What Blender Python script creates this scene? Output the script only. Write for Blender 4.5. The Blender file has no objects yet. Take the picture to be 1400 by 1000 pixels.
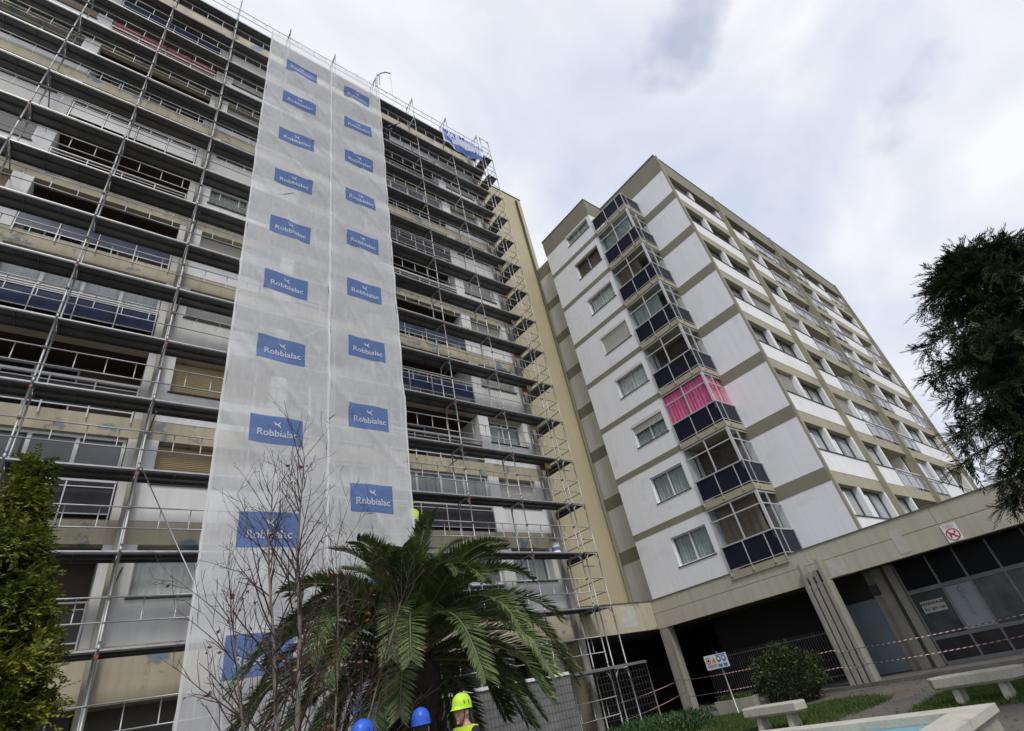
import bpy, bmesh, math, random
import numpy as np
from mathutils import Vector, Matrix
random.seed(7); rng = np.random.default_rng(7)
SC = bpy.context.scene
COL = SC.collection
PI = math.pi

# ---------------------------------------------------------------- camera, sky, sun, exposure
CAMZ = 1.456
F_PX = 711.0
def _axes():
    A = []
    for v in ((1660, 757), (-8, 1119), (456, -570)):       # vanishing points of the street axes
        d = np.array([v[0]-700, v[1]-500, F_PX]); A.append(d/np.linalg.norm(d))
    U, S, Vt = np.linalg.svd(np.array(A)); return U @ Vt
RW = _axes()
cam = bpy.data.cameras.new('camera'); camo = bpy.data.objects.new('camera', cam); COL.objects.link(camo)
cam.sensor_width = 36.0; cam.lens = 36.0*F_PX/1400.0; cam.clip_start = 0.05; cam.clip_end = 3000
cx, cy, cz = RW @ np.array([1, 0, 0]), RW @ np.array([0, -1, 0]), RW @ np.array([0, 0, -1])
camo.matrix_world = Matrix(((cx[0], cy[0], cz[0], 0), (cx[1], cy[1], cz[1], 0), (cx[2], cy[2], cz[2], CAMZ), (0, 0, 0, 1)))
SC.camera = camo

SUN_EL, SUN_AZ = math.radians(53), math.radians(206)      # azimuth from +Y towards +X
W = bpy.data.worlds.new('World'); SC.world = W; W.use_nodes = True
nt = W.node_tree; nt.nodes.clear()
def wn(t, **k):
    n = nt.nodes.new(t)
    for a, b in k.items(): setattr(n, a, b)
    return n
sky = wn('ShaderNodeTexSky', sky_type='NISHITA', sun_disc=False, sun_elevation=SUN_EL, sun_rotation=SUN_AZ)
tc = wn('ShaderNodeTexCoord')
mp = wn('ShaderNodeMapping'); mp.inputs['Scale'].default_value = (1.0, 1.5, 2.4); mp.inputs['Rotation'].default_value = (0.3, 0.5, 0.4); mp.inputs['Location'].default_value = (0.9, 0.4, 0.2)
n1 = wn('ShaderNodeTexNoise'); n1.inputs['Scale'].default_value = 1.7; n1.inputs['Detail'].default_value = 7; n1.inputs['Roughness'].default_value = 0.5; n1.inputs['Distortion'].default_value = 0.35
rp = wn('ShaderNodeValToRGB'); rp.color_ramp.elements[0].position = 0.36; rp.color_ramp.elements[1].position = 0.63
rp.color_ramp.elements[0].color = (3.8, 4.2, 5.1, 1); rp.color_ramp.elements[1].color = (5.8, 5.85, 6.05, 1)
e = rp.color_ramp.elements.new(0.5); e.color = (4.75, 4.95, 5.55, 1)
n2 = wn('ShaderNodeTexNoise'); n2.inputs['Scale'].default_value = 2.3; n2.inputs['Detail'].default_value = 5
r2 = wn('ShaderNodeValToRGB'); r2.color_ramp.elements[0].position = 0.25; r2.color_ramp.elements[1].position = 0.36
r2.color_ramp.elements[0].color = (0.55, 0.55, 0.55, 1); r2.color_ramp.elements[1].color = (0.97, 0.97, 0.97, 1)
mx = wn('ShaderNodeMixRGB'); bg = wn('ShaderNodeBackground'); out = wn('ShaderNodeOutputWorld')
bg.inputs['Strength'].default_value = 0.1
L = nt.links.new
L(tc.outputs['Generated'], mp.inputs['Vector']); L(mp.outputs[0], n1.inputs['Vector']); L(mp.outputs[0], n2.inputs['Vector'])
L(n1.outputs['Fac'], rp.inputs['Fac']); L(n2.outputs['Fac'], r2.inputs['Fac'])
L(r2.outputs[0], mx.inputs['Fac']); L(sky.outputs[0], mx.inputs['Color1']); L(rp.outputs[0], mx.inputs['Color2'])
L(mx.outputs[0], bg.inputs['Color']); L(bg.outputs[0], out.inputs['Surface'])

sl = bpy.data.lights.new('sun', 'SUN'); sl.energy = 1.38; sl.angle = math.radians(16); sl.color = (1.0, 0.97, 0.93)
so = bpy.data.objects.new('sun', sl); COL.objects.link(so)
ldir = Vector((math.sin(SUN_AZ)*math.cos(SUN_EL), math.cos(SUN_AZ)*math.cos(SUN_EL), math.sin(SUN_EL)))
so.rotation_euler = ldir.to_track_quat('Z', 'Y').to_euler(); so.location = (0, -20, 40)
vs = SC.view_settings; vs.view_transform = 'Standard'; vs.look = 'None'; vs.exposure = 0.75; vs.gamma = 1.0; vs.use_curve_mapping = False

# ---------------------------------------------------------------- materials
MATS = {}
def M(name, col, rough=0.75, metal=0.0, var=0.12, vs=1.3, bump=0.0, bs=40.0, streak=0.0, spec=0.4, fine=0.0):
    m = bpy.data.materials.new(name); m.use_nodes = True; MATS[name] = m
    t = m.node_tree; nd = t.nodes; ln = t.links.new
    b = nd['Principled BSDF']; b.inputs['Roughness'].default_value = rough; b.inputs['Metallic'].default_value = metal
    b.inputs['Specular IOR Level'].default_value = spec
    g = nd.new('ShaderNodeNewGeometry')
    n = nd.new('ShaderNodeTexNoise'); n.inputs['Scale'].default_value = vs; n.inputs['Detail'].default_value = 6; n.inputs['Roughness'].default_value = 0.6
    ln(g.outputs['Position'], n.inputs['Vector'])
    r = nd.new('ShaderNodeMapRange'); r.inputs['From Min'].default_value = 0.3; r.inputs['From Max'].default_value = 0.7
    r.inputs['To Min'].default_value = 1-var; r.inputs['To Max'].default_value = 1+var
    ln(n.outputs['Fac'], r.inputs['Value'])
    val = r.outputs[0]
    if streak > 0:
        mp_ = nd.new('ShaderNodeMapping'); mp_.inputs['Scale'].default_value = (4.5, 4.5, 0.28)
        ln(g.outputs['Position'], mp_.inputs['Vector'])
        s = nd.new('ShaderNodeTexNoise'); s.inputs['Scale'].default_value = 1.0; s.inputs['Detail'].default_value = 5
        ln(mp_.outputs[0], s.inputs['Vector'])
        sr = nd.new('ShaderNodeMapRange'); sr.inputs['From Min'].default_value = 0.46; sr.inputs['From Max'].default_value = 0.72
        sr.inputs['To Min'].default_value = 1.0; sr.inputs['To Max'].default_value = 1-streak
        ln(s.outputs['Fac'], sr.inputs['Value'])
        mu = nd.new('ShaderNodeMath'); mu.operation = 'MULTIPLY'; ln(val, mu.inputs[0]); ln(sr.outputs[0], mu.inputs[1]); val = mu.outputs[0]
    if fine > 0:
        f = nd.new('ShaderNodeTexNoise'); f.inputs['Scale'].default_value = 35; f.inputs['Detail'].default_value = 4
        ln(g.outputs['Position'], f.inputs['Vector'])
        fr = nd.new('ShaderNodeMapRange'); fr.inputs['From Min'].default_value = 0.3; fr.inputs['From Max'].default_value = 0.7
        fr.inputs['To Min'].default_value = 1-fine; fr.inputs['To Max'].default_value = 1+fine
        ln(f.outputs['Fac'], fr.inputs['Value'])
        mu = nd.new('ShaderNodeMath'); mu.operation = 'MULTIPLY'; ln(val, mu.inputs[0]); ln(fr.outputs[0], mu.inputs[1]); val = mu.outputs[0]
    vm = nd.new('ShaderNodeVectorMath'); vm.operation = 'SCALE'; vm.inputs[0].default_value = col
    ln(val, vm.inputs['Scale']); ln(vm.outputs[0], b.inputs['Base Color'])
    m['colsock'] = vm.name
    if bump > 0:
        bn = nd.new('ShaderNodeTexNoise'); bn.inputs['Scale'].default_value = bs; bn.inputs['Detail'].default_value = 5
        ln(g.outputs['Position'], bn.inputs['Vector'])
        bp = nd.new('ShaderNodeBump'); bp.inputs['Strength'].default_value = bump; bp.inputs['Distance'].default_value = 0.02
        ln(bn.outputs['Fac'], bp.inputs['Height']); ln(bp.outputs[0], b.inputs['Normal'])
    return m
def patches(m, col, lo, hi, scale, edge=None, loc=(0, 0, 0), fac=1.0):
    """blotches with a shape of their own (peeled paint, mould, repairs) over a material's colour"""
    t = m.node_tree; nd = t.nodes; ln = t.links.new; b = nd['Principled BSDF']
    src = b.inputs['Base Color'].links[0].from_socket
    g = nd.new('ShaderNodeNewGeometry'); mp_ = nd.new('ShaderNodeMapping'); mp_.inputs['Location'].default_value = loc
    ln(g.outputs['Position'], mp_.inputs['Vector'])
    n = nd.new('ShaderNodeTexNoise'); n.inputs['Scale'].default_value = scale; n.inputs['Detail'].default_value = 7; n.inputs['Roughness'].default_value = 0.62
    ln(mp_.outputs[0], n.inputs['Vector'])
    cur = src
    for (l, h, c, f) in (([(lo-0.035, lo, edge, 0.6)] if edge else []) + [(lo, hi, col, fac)]):
        r = nd.new('ShaderNodeMapRange'); r.inputs['From Min'].default_value = l; r.inputs['From Max'].default_value = h; r.inputs['To Max'].default_value = f
        ln(n.outputs['Fac'], r.inputs['Value'])
        mixn = nd.new('ShaderNodeMixRGB'); mixn.inputs['Color2'].default_value = (*c, 1)
        ln(r.outputs[0], mixn.inputs['Fac']); ln(cur, mixn.inputs['Color1']); cur = mixn.outputs[0]
    ln(cur, b.inputs['Base Color'])
    return m
M('white_paint', (0.76, 0.76, 0.75), var=0.05, vs=0.9, streak=0.10, bump=0.06, bs=60)
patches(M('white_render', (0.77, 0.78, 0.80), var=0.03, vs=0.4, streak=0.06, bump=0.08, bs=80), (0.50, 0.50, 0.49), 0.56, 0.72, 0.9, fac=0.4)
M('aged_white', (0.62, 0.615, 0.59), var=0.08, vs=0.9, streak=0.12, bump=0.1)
patches(M('beige_band', (0.46, 0.41, 0.30), var=0.10, vs=1.1, streak=0.18, bump=0.12), (0.17, 0.24, 0.31), 0.612, 0.622, 1.35, edge=(0.20, 0.16, 0.10))
M('soffit', (0.40, 0.36, 0.27), var=0.12)
M('olive_band', (0.215, 0.20, 0.148), var=0.06, vs=0.8, streak=0.08, bump=0.08)
M('tan_band', (0.36, 0.33, 0.235), var=0.07, vs=0.8, streak=0.12, bump=0.08)  # beige balcony slabs; on the long facade the olive band with light painted in
M('yellow_render', (0.46, 0.405, 0.265), var=0.06, vs=0.35, streak=0.07, bump=0.08)
patches(M('fin_concrete', (0.30, 0.285, 0.235), var=0.12, streak=0.25, bump=0.15), (0.10, 0.10, 0.09), 0.62, 0.75, 1.2, fac=0.6)
M('corner_fin', (0.30, 0.28, 0.20), var=0.08, streak=0.12)
patches(M('fascia_paint', (0.46, 0.43, 0.345), var=0.06, vs=0.7, streak=0.14, bump=0.1, fine=0.04), (0.23, 0.22, 0.18), 0.66, 0.8, 0.9, fac=0.5)
patches(M('old_concrete', (0.30, 0.285, 0.24), var=0.14, streak=0.3, bump=0.3, fine=0.1), (0.12, 0.115, 0.10), 0.6, 0.75, 2.0, fac=0.7)
M('plaster_patch', (0.46, 0.45, 0.41), var=0.12, vs=4)
M('interior_wall', (0.10, 0.075, 0.062), var=0.1)  # beige wall darkened, shade of the balcony recess put into its colour
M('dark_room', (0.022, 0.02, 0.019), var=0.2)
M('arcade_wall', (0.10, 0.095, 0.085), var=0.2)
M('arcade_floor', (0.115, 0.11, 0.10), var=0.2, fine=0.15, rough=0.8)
M('aluminium', (0.58, 0.58, 0.585), rough=0.45, metal=0.3, var=0.05)
M('white_frame', (0.70, 0.70, 0.70), rough=0.5, var=0.04)
M('dark_frame', (0.05, 0.05, 0.052), rough=0.5)
M('rail_metal', (0.50, 0.50, 0.50), rough=0.5, metal=0.25, var=0.1)
M('sill_dark', (0.045, 0.045, 0.045), rough=0.6)
M('shutter_beige', (0.46, 0.37, 0.235), rough=0.6, var=0.05)
M('shutter_white', (0.62, 0.61, 0.58), rough=0.6, var=0.05)
M('curtain', (0.74, 0.74, 0.70), rough=0.9, var=0.15, vs=6)
M('curtain_grey', (0.42, 0.47, 0.45), rough=0.9, var=0.15, vs=6)
M('curtain_brown', (0.21, 0.155, 0.115), rough=0.9, var=0.15, vs=6)
M('curtain_pink', (0.85, 0.17, 0.36), rough=0.9, var=0.12, vs=5)
M('panel_navy', (0.014, 0.015, 0.028), rough=0.35, var=0.15, spec=0.12)
M('panel_blue', (0.022, 0.034, 0.080), rough=0.22, var=0.45, vs=2.5, spec=0.4)
M('panel_dark', (0.030, 0.027, 0.030), rough=0.25, var=0.4, vs=2.0, spec=0.3)
M('panel_red', (0.30, 0.045, 0.06), rough=0.35, var=0.12)
M('panel_white', (0.55, 0.55, 0.55), rough=0.5)
M('roof_metal', (0.12, 0.12, 0.12), rough=0.5)
M('galvanised', (0.38, 0.385, 0.39), rough=0.48, metal=0.45, var=0.18, vs=5.0)
M('galv_dull', (0.20, 0.205, 0.21), rough=0.6, metal=0.3, var=0.2, vs=3)
M('coupler', (0.17, 0.13, 0.11), rough=0.7, metal=0.4, var=0.3, vs=20)
M('red_mark', (0.45, 0.05, 0.04), rough=0.5)
M('pipe_grey', (0.20, 0.20, 0.19), rough=0.5)
def glass_opaque(name, col, rough=0.04):
    m = M(name, col, rough=rough, var=0.35, vs=0.8, spec=0.7); return m
glass_opaque('glass_dark', (0.020, 0.022, 0.026)); glass_opaque('glass_grey', (0.075, 0.08, 0.085)); M('glass_shade', (0.012, 0.013, 0.014), rough=0.25, spec=0.08); glass_opaque('glass_pale', (0.20, 0.22, 0.23))
def glass_clear(name, tint=(0.93, 0.95, 0.95)):
    m = bpy.data.materials.new(name); m.use_nodes = True; MATS[name] = m; t = m.node_tree; nd = t.nodes; nd.clear(); ln = t.links.new
    tr = nd.new('ShaderNodeBsdfTransparent'); tr.inputs[0].default_value = (*tint, 1)
    gl = nd.new('ShaderNodeBsdfGlossy'); gl.inputs['Roughness'].default_value = 0.03
    fr = nd.new('ShaderNodeFresnel'); fr.inputs['IOR'].default_value = 1.5
    g = nd.new('ShaderNodeNewGeometry'); n = nd.new('ShaderNodeTexNoise'); n.inputs['Scale'].default_value = 1.2; ln(g.outputs['Position'], n.inputs['Vector'])
    bp = nd.new('ShaderNodeBump'); bp.inputs['Strength'].default_value = 0.05; bp.inputs['Distance'].default_value = 0.05; ln(n.outputs['Fac'], bp.inputs['Height']); ln(bp.outputs[0], gl.inputs['Normal'])
    ms = nd.new('ShaderNodeMixShader'); o = nd.new('ShaderNodeOutputMaterial')
    iv = nd.new('ShaderNodeMath'); iv.operation = 'SUBTRACT'; iv.inputs[0].default_value = 1.0; ln(g.outputs['Backfacing'], iv.inputs[1])
    ml = nd.new('ShaderNodeMath'); ml.operation = 'MULTIPLY'; ln(fr.outputs[0], ml.inputs[0]); ln(iv.outputs[0], ml.inputs[1])      # only the outer face mirrors
    ln(ml.outputs[0], ms.inputs[0]); ln(tr.outputs[0], ms.inputs[1]); ln(gl.outputs[0], ms.inputs[2]); ln(ms.outputs[0], o.inputs['Surface']); return m
glass_clear('glass_clear'); M('glass_mirror', (0.62, 0.66, 0.70), rough=0.04, metal=0.75, var=0.12, vs=0.5); M('ceiling_shade', (0.045, 0.030, 0.026), var=0.2)  # balcony ceiling colour carries the shade of the recess
def perforated(name, col):
    """steel deck: rows of small punched dimples on the sheet"""
    m = M(name, col, rough=0.55, metal=0.35, var=0.25, vs=1.6)
    t = m.node_tree; nd = t.nodes; ln = t.links.new; b = nd['Principled BSDF']; src = b.inputs['Base Color'].links[0].from_socket
    g = nd.new('ShaderNodeNewGeometry'); mp_ = nd.new('ShaderNodeMapping'); mp_.inputs['Scale'].default_value = (26, 26, 0.001)
    v = nd.new('ShaderNodeTexVoronoi'); v.inputs['Randomness'].default_value = 0.0; v.inputs['Scale'].default_value = 1.0
    ln(g.outputs['Position'], mp_.inputs[0]); ln(mp_.outputs[0], v.inputs['Vector'])
    r = nd.new('ShaderNodeMapRange'); r.inputs['From Min'].default_value = 0.22; r.inputs['From Max'].default_value = 0.30; r.inputs['To Min'].default_value = 1; r.inputs['To Max'].default_value = 0
    ln(v.outputs['Distance'], r.inputs['Value'])
    mixn = nd.new('ShaderNodeMixRGB'); mixn.inputs['Color2'].default_value = (0.42, 0.43, 0.44, 1)
    mf = nd.new('ShaderNodeMath'); mf.operation = 'MULTIPLY'; mf.inputs[1].default_value = 0.5; ln(r.outputs[0], mf.inputs[0])
    ln(mf.outputs[0], mixn.inputs['Fac']); ln(src, mixn.inputs['Color1']); ln(mixn.outputs[0], b.inputs['Base Color'])
    return m
perforated('deck_steel', (0.115, 0.115, 0.118))  # steel darkened, shadow under the decks put into its colour

# ---------------------------------------------------------------- builders
WL = {}
def mk(name, mesh, loc=(0, 0, 0), parent=None, rot=None, scale=None):
    o = bpy.data.objects.new(name, mesh); COL.objects.link(o)
    p = WL[parent.name] if parent else (0, 0, 0)
    if parent: o.parent = parent
    o.location = (loc[0]-p[0], loc[1]-p[1], loc[2]-p[2])
    if rot: o.rotation_euler = rot
    if scale: o.scale = scale
    WL[o.name] = tuple(loc)
    return o
def thing(name, label, cat, loc=(0, 0, 0), group=None):
    o = mk(name, None, loc); o.empty_display_size = 0.3; tag(o, label, cat, group); return o
def tag(o, label, cat=None, group=None, kind=None):
    if label: o['label'] = label
    if cat: o['category'] = cat
    if group: o['group'] = group
    if kind: o['kind'] = kind
    return o
CUBEF = [(0, 3, 2, 1), (4, 5, 6, 7), (0, 1, 5, 4), (1, 2, 6, 5), (2, 3, 7, 6), (3, 0, 4, 7)]
def cubev(x0, x1, y0, y1, z0, z1):
    return [(x0, y0, z0), (x1, y0, z0), (x1, y1, z0), (x0, y1, z0), (x0, y0, z1), (x1, y0, z1), (x1, y1, z1), (x0, y1, z1)]
BC = {}
def mesh_of(name, v, f, mat, smooth=False):
    me = bpy.data.meshes.new(name); me.from_pydata(v, [], f); me.materials.append(MATS[mat]); me.update()
    if smooth: me.polygons.foreach_set('use_smooth', [True]*len(me.polygons))
    return me
def B(name, x0, x1, y0, y1, z0, z1, mat, parent=None):
    k = (round(x1-x0, 4), round(y1-y0, 4), round(z1-z0, 4), mat)
    if k not in BC:
        a, b, c = k[0]/2, k[1]/2, k[2]/2
        BC[k] = mesh_of('block', cubev(-a, a, -b, b, -c, c), CUBEF, mat)
    return mk(name, BC[k], ((x0+x1)/2, (y0+y1)/2, (z0+z1)/2), parent)
def BOXES(name, boxes, mat, parent=None, loc=None):
    if loc is None: loc = (boxes[0][0], boxes[0][2], boxes[0][4])
    v = []; f = []
    for b in boxes:
        n = len(v); v += [(p[0]-loc[0], p[1]-loc[1], p[2]-loc[2]) for p in cubev(*b)]; f += [tuple(i+n for i in q) for q in CUBEF]
    return mk(name, mesh_of(name, v, f, mat), loc, parent)
def tube(v, f, pts, rad, sides=8, cap=True):
    """append a tube along pts (list of Vector) with radii to v, f"""
    n0 = len(v); pts = [Vector(p) for p in pts]; k = len(pts)
    if not hasattr(rad, '__len__'): rad = [rad]*k
    ref = None
    for i, p in enumerate(pts):
        d = (pts[min(i+1, k-1)]-pts[max(i-1, 0)]).normalized()
        if ref is None or abs(ref.dot(d)) > 0.98:
            ref = Vector((0, 0, 1)) if abs(d.z) < 0.9 else Vector((1, 0, 0))
        a = d.cross(ref).normalized(); b = d.cross(a)
        ref = -b if False else ref
        for s in range(sides):
            t = 2*PI*s/sides; q = p+a*(math.cos(t)*rad[i])+b*(math.sin(t)*rad[i]); v.append((q.x, q.y, q.z))
    for i in range(k-1):
        for s in range(sides):
            s2 = (s+1) % sides
            f.append((n0+i*sides+s, n0+i*sides+s2, n0+(i+1)*sides+s2, n0+(i+1)*sides+s))
    if cap:
        f.append(tuple(n0+s for s in range(sides))); f.append(tuple(n0+(k-1)*sides+s for s in reversed(range(sides))))
def TUBES(name, segs, mat, parent=None, loc=(0, 0, 0), sides=8, smooth=True):
    v = []; f = []
    for s in segs:
        pts = [Vector(p)-Vector(loc) for p in s[0]]; tube(v, f, pts, s[1], s[2] if len(s) > 2 else sides)
    return mk(name, mesh_of(name, v, f, mat, smooth), loc, parent)
def npmesh(name, V, Q, mat, smooth=False):
    """fast mesh from arrays: V (n,3), Q (m,k)"""
    me = bpy.data.meshes.new(name); V = np.asarray(V, dtype=np.float32); Q = np.asarray(Q, dtype=np.int32); m, k = Q.shape
    me.vertices.add(len(V)); me.vertices.foreach_set('co', V.ravel())
    me.loops.add(m*k); me.loops.foreach_set('vertex_index', Q.ravel())
    me.polygons.add(m); me.polygons.foreach_set('loop_start', np.arange(0, m*k, k, dtype=np.int32)); me.polygons.foreach_set('loop_total', np.full(m, k, dtype=np.int32))
    me.materials.append(MATS[mat]); me.update(calc_edges=True)
    if smooth: me.polygons.foreach_set('use_smooth', [True]*m)
    return me
def ax(face, u0, u1, d0, d1, z0, z1):
    """box on a facade: face 'Y' looks to -Y (u = x, d = depth in y), face 'X' looks to -X (u = y, d = depth in x)"""
    return (u0, u1, d0, d1, z0, z1) if face == 'Y' else (d0, d1, u0, u1, z0, z1)
def FB(name, face, u0, u1, d0, d1, z0, z1, mat, parent): return B(name, *ax(face, u0, u1, d0, d1, z0, z1), mat, parent)
def FBX(name, face, bl, mat, parent): return BOXES(name, [ax(face, *b) for b in bl], mat, parent)
def curtain(name, face, u0, u1, d, z0, z1, mat, parent, waves=10, amp=0.03):
    n = max(8, int(waves*4)); v = []; f = []; ph = random.random()*6
    for i in range(n+1):
        u = u0+(u1-u0)*i/n; w = amp*math.sin(2*PI*waves*i/n+ph)+amp*0.5*math.sin(2*PI*waves*0.37*i/n+ph*2)
        for z in (z0, z1): v.append((u, d+w, z) if face == 'Y' else (d+w, u, z))
    for i in range(n): f.append((2*i, 2*i+2, 2*i+3, 2*i+1))
    lo = v[0]; v = [(a-lo[0], b-lo[1], c-lo[2]) for a, b, c in v]
    return mk(name, mesh_of(name, v, f, mat, True), lo, parent)
def window(parent, face, u0, u1, z0, z1, d, cols=2, frame='white_frame', glass='glass_dark', shutter=None, drop=0.0, cur=None, rows=None, fw=0.05, sill=None):
    """frame part with a pane for each light, and sill, shutter, curtain where there is one"""
    bl = [(u0, u1, d, d+0.06, z0, z0+fw), (u0, u1, d, d+0.06, z1-fw, z1), (u0, u0+fw, d, d+0.06, z0+fw, z1-fw), (u1-fw, u1, d, d+0.06, z0+fw, z1-fw)]
    us = [u0+fw+(u1-u0-2*fw)*i/cols for i in range(cols+1)]
    zs = [z0+fw, z1-fw] if not rows else [z0+fw]+[z0+r*(z1-z0) for r in rows]+[z1-fw]
    for u in us[1:-1]: bl.append((u-fw*0.55, u+fw*0.55, d+0.003, d+0.057, z0+fw, z1-fw))
    for z in zs[1:-1]: bl.append((u0+fw, u1-fw, d+0.006, d+0.054, z-fw*0.5, z+fw*0.5))
    w = FBX('window', face, bl, frame, parent)
    for i in range(cols):
        for j in range(len(zs)-1):
            FB('pane', face, us[i]+0.01, us[i+1]-0.01, d+0.028+0.006*(i % 2), d+0.036+0.006*(i % 2), zs[j]+0.01, zs[j+1]-0.01, glass, w)
    if sill: FB('sill', face, u0-0.06, u1+0.06, d-sill, d-0.002, z0-0.04, z0-0.003, 'sill_dark', w)
    if shutter and drop > 0:
        n = max(3, int(drop*(z1-z0)/0.055)); hh = drop*(z1-z0)/n
        v = []; f = []
        for i in range(n):
            a = z1-i*hh; k = len(v)
            v += [p for p in (((u0+0.02, d-0.02, a), (u1-0.02, d-0.02, a), (u1-0.02, d-0.045, a-hh*0.5), (u0+0.02, d-0.045, a-hh*0.5), (u0+0.02, d-0.02, a-hh), (u1-0.02, d-0.02, a-hh)))]
            f += [(k, k+1, k+2, k+3), (k+3, k+2, k+5, k+4)]
        if face == 'X': v = [(b, a, c) for a, b, c in v]
        lo = v[0]; v = [(a-lo[0], b-lo[1], c-lo[2]) for a, b, c in v]
        mk('shutter', mesh_of('shutter', v, f, shutter), lo, w)
    if cur: curtain('curtain', face, u0+0.03, u1-0.03, d+0.16, z0+0.02, z1-0.02, cur, w, waves=max(5, int((u1-u0)*7)))
    return w
def railing(parent, face, u0, u1, d, z, h=0.95, posts=4, panel=None, metal='rail_metal', thick=0.02, z_low=0.1, drop=0.0):
    us = [u0+(u1-u0)*i/(posts-1) for i in range(posts)]
    bl = [(u-0.015, u+0.015, d-0.015, d+0.015, z-drop, z+h) for u in us]
    bl.append((u0-0.03, u1+0.03, d-thick-0.008, d+thick+0.008, z+h, z+h+thick*2)); bl.append((u0, u1, d-0.012, d+0.012, z+z_low, z+z_low+0.03))
    bl.append((u0, u1, d-0.011, d+0.011, z+h-0.14, z+h-0.115))
    r = FBX('railing', face, bl, metal, parent)
    if panel:
        for i in range(posts-1): FB('railing_panel', face, us[i]+0.03, us[i+1]-0.03, d+0.018, d+0.028, z+z_low+0.035, z+h-0.145, panel, r)
    return r
# ---------------------------------------------------------------- apartment block behind the scaffold
ZA, PA, NA = 4.25, 2.88, 10
YF = 15.8
A = thing('apartment_building', 'tall apartment block with beige floor bands and white spandrels wrapped in scaffolding', 'building', (4, 18, 0))
FINS_A = [-8.4, 0.85, 8.0, 15.62]
RA = ZA+PA*NA
for x in FINS_A: B('fin', x-0.10, x+0.10, 15.58, 16.0, 0, RA+0.3, 'fin_concrete', A)
bays = [(-8.3, 0.75), (0.95, 7.9), (8.1, 15.52)]
BALC = [(-3.45, 0.55), (4.55, 7.75), (8.25, 12.62)]          # balcony opening in each bay
WIN = [(-7.8, -3.95), (1.25, 4.05), (13.15, 15.15)]          # window opening in each bay
left_style = ['open', 'glazed', 'rail', 'blind', 'open', 'open', 'white', 'open', 'red', 'blue']
right_style = ['glazed', 'pale', 'rail', 'blue', 'open', 'rail', 'open', 'pale', 'open', 'white']
mid_style = ['open', 'pale', 'glazed', 'open', 'rail', 'glazed', 'open', 'pale', 'open', 'open']
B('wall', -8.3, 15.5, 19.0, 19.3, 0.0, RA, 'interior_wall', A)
B('side_wall', 15.505, 15.70, 15.84, 19.0, 0.0, RA, 'yellow_render', A)
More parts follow.
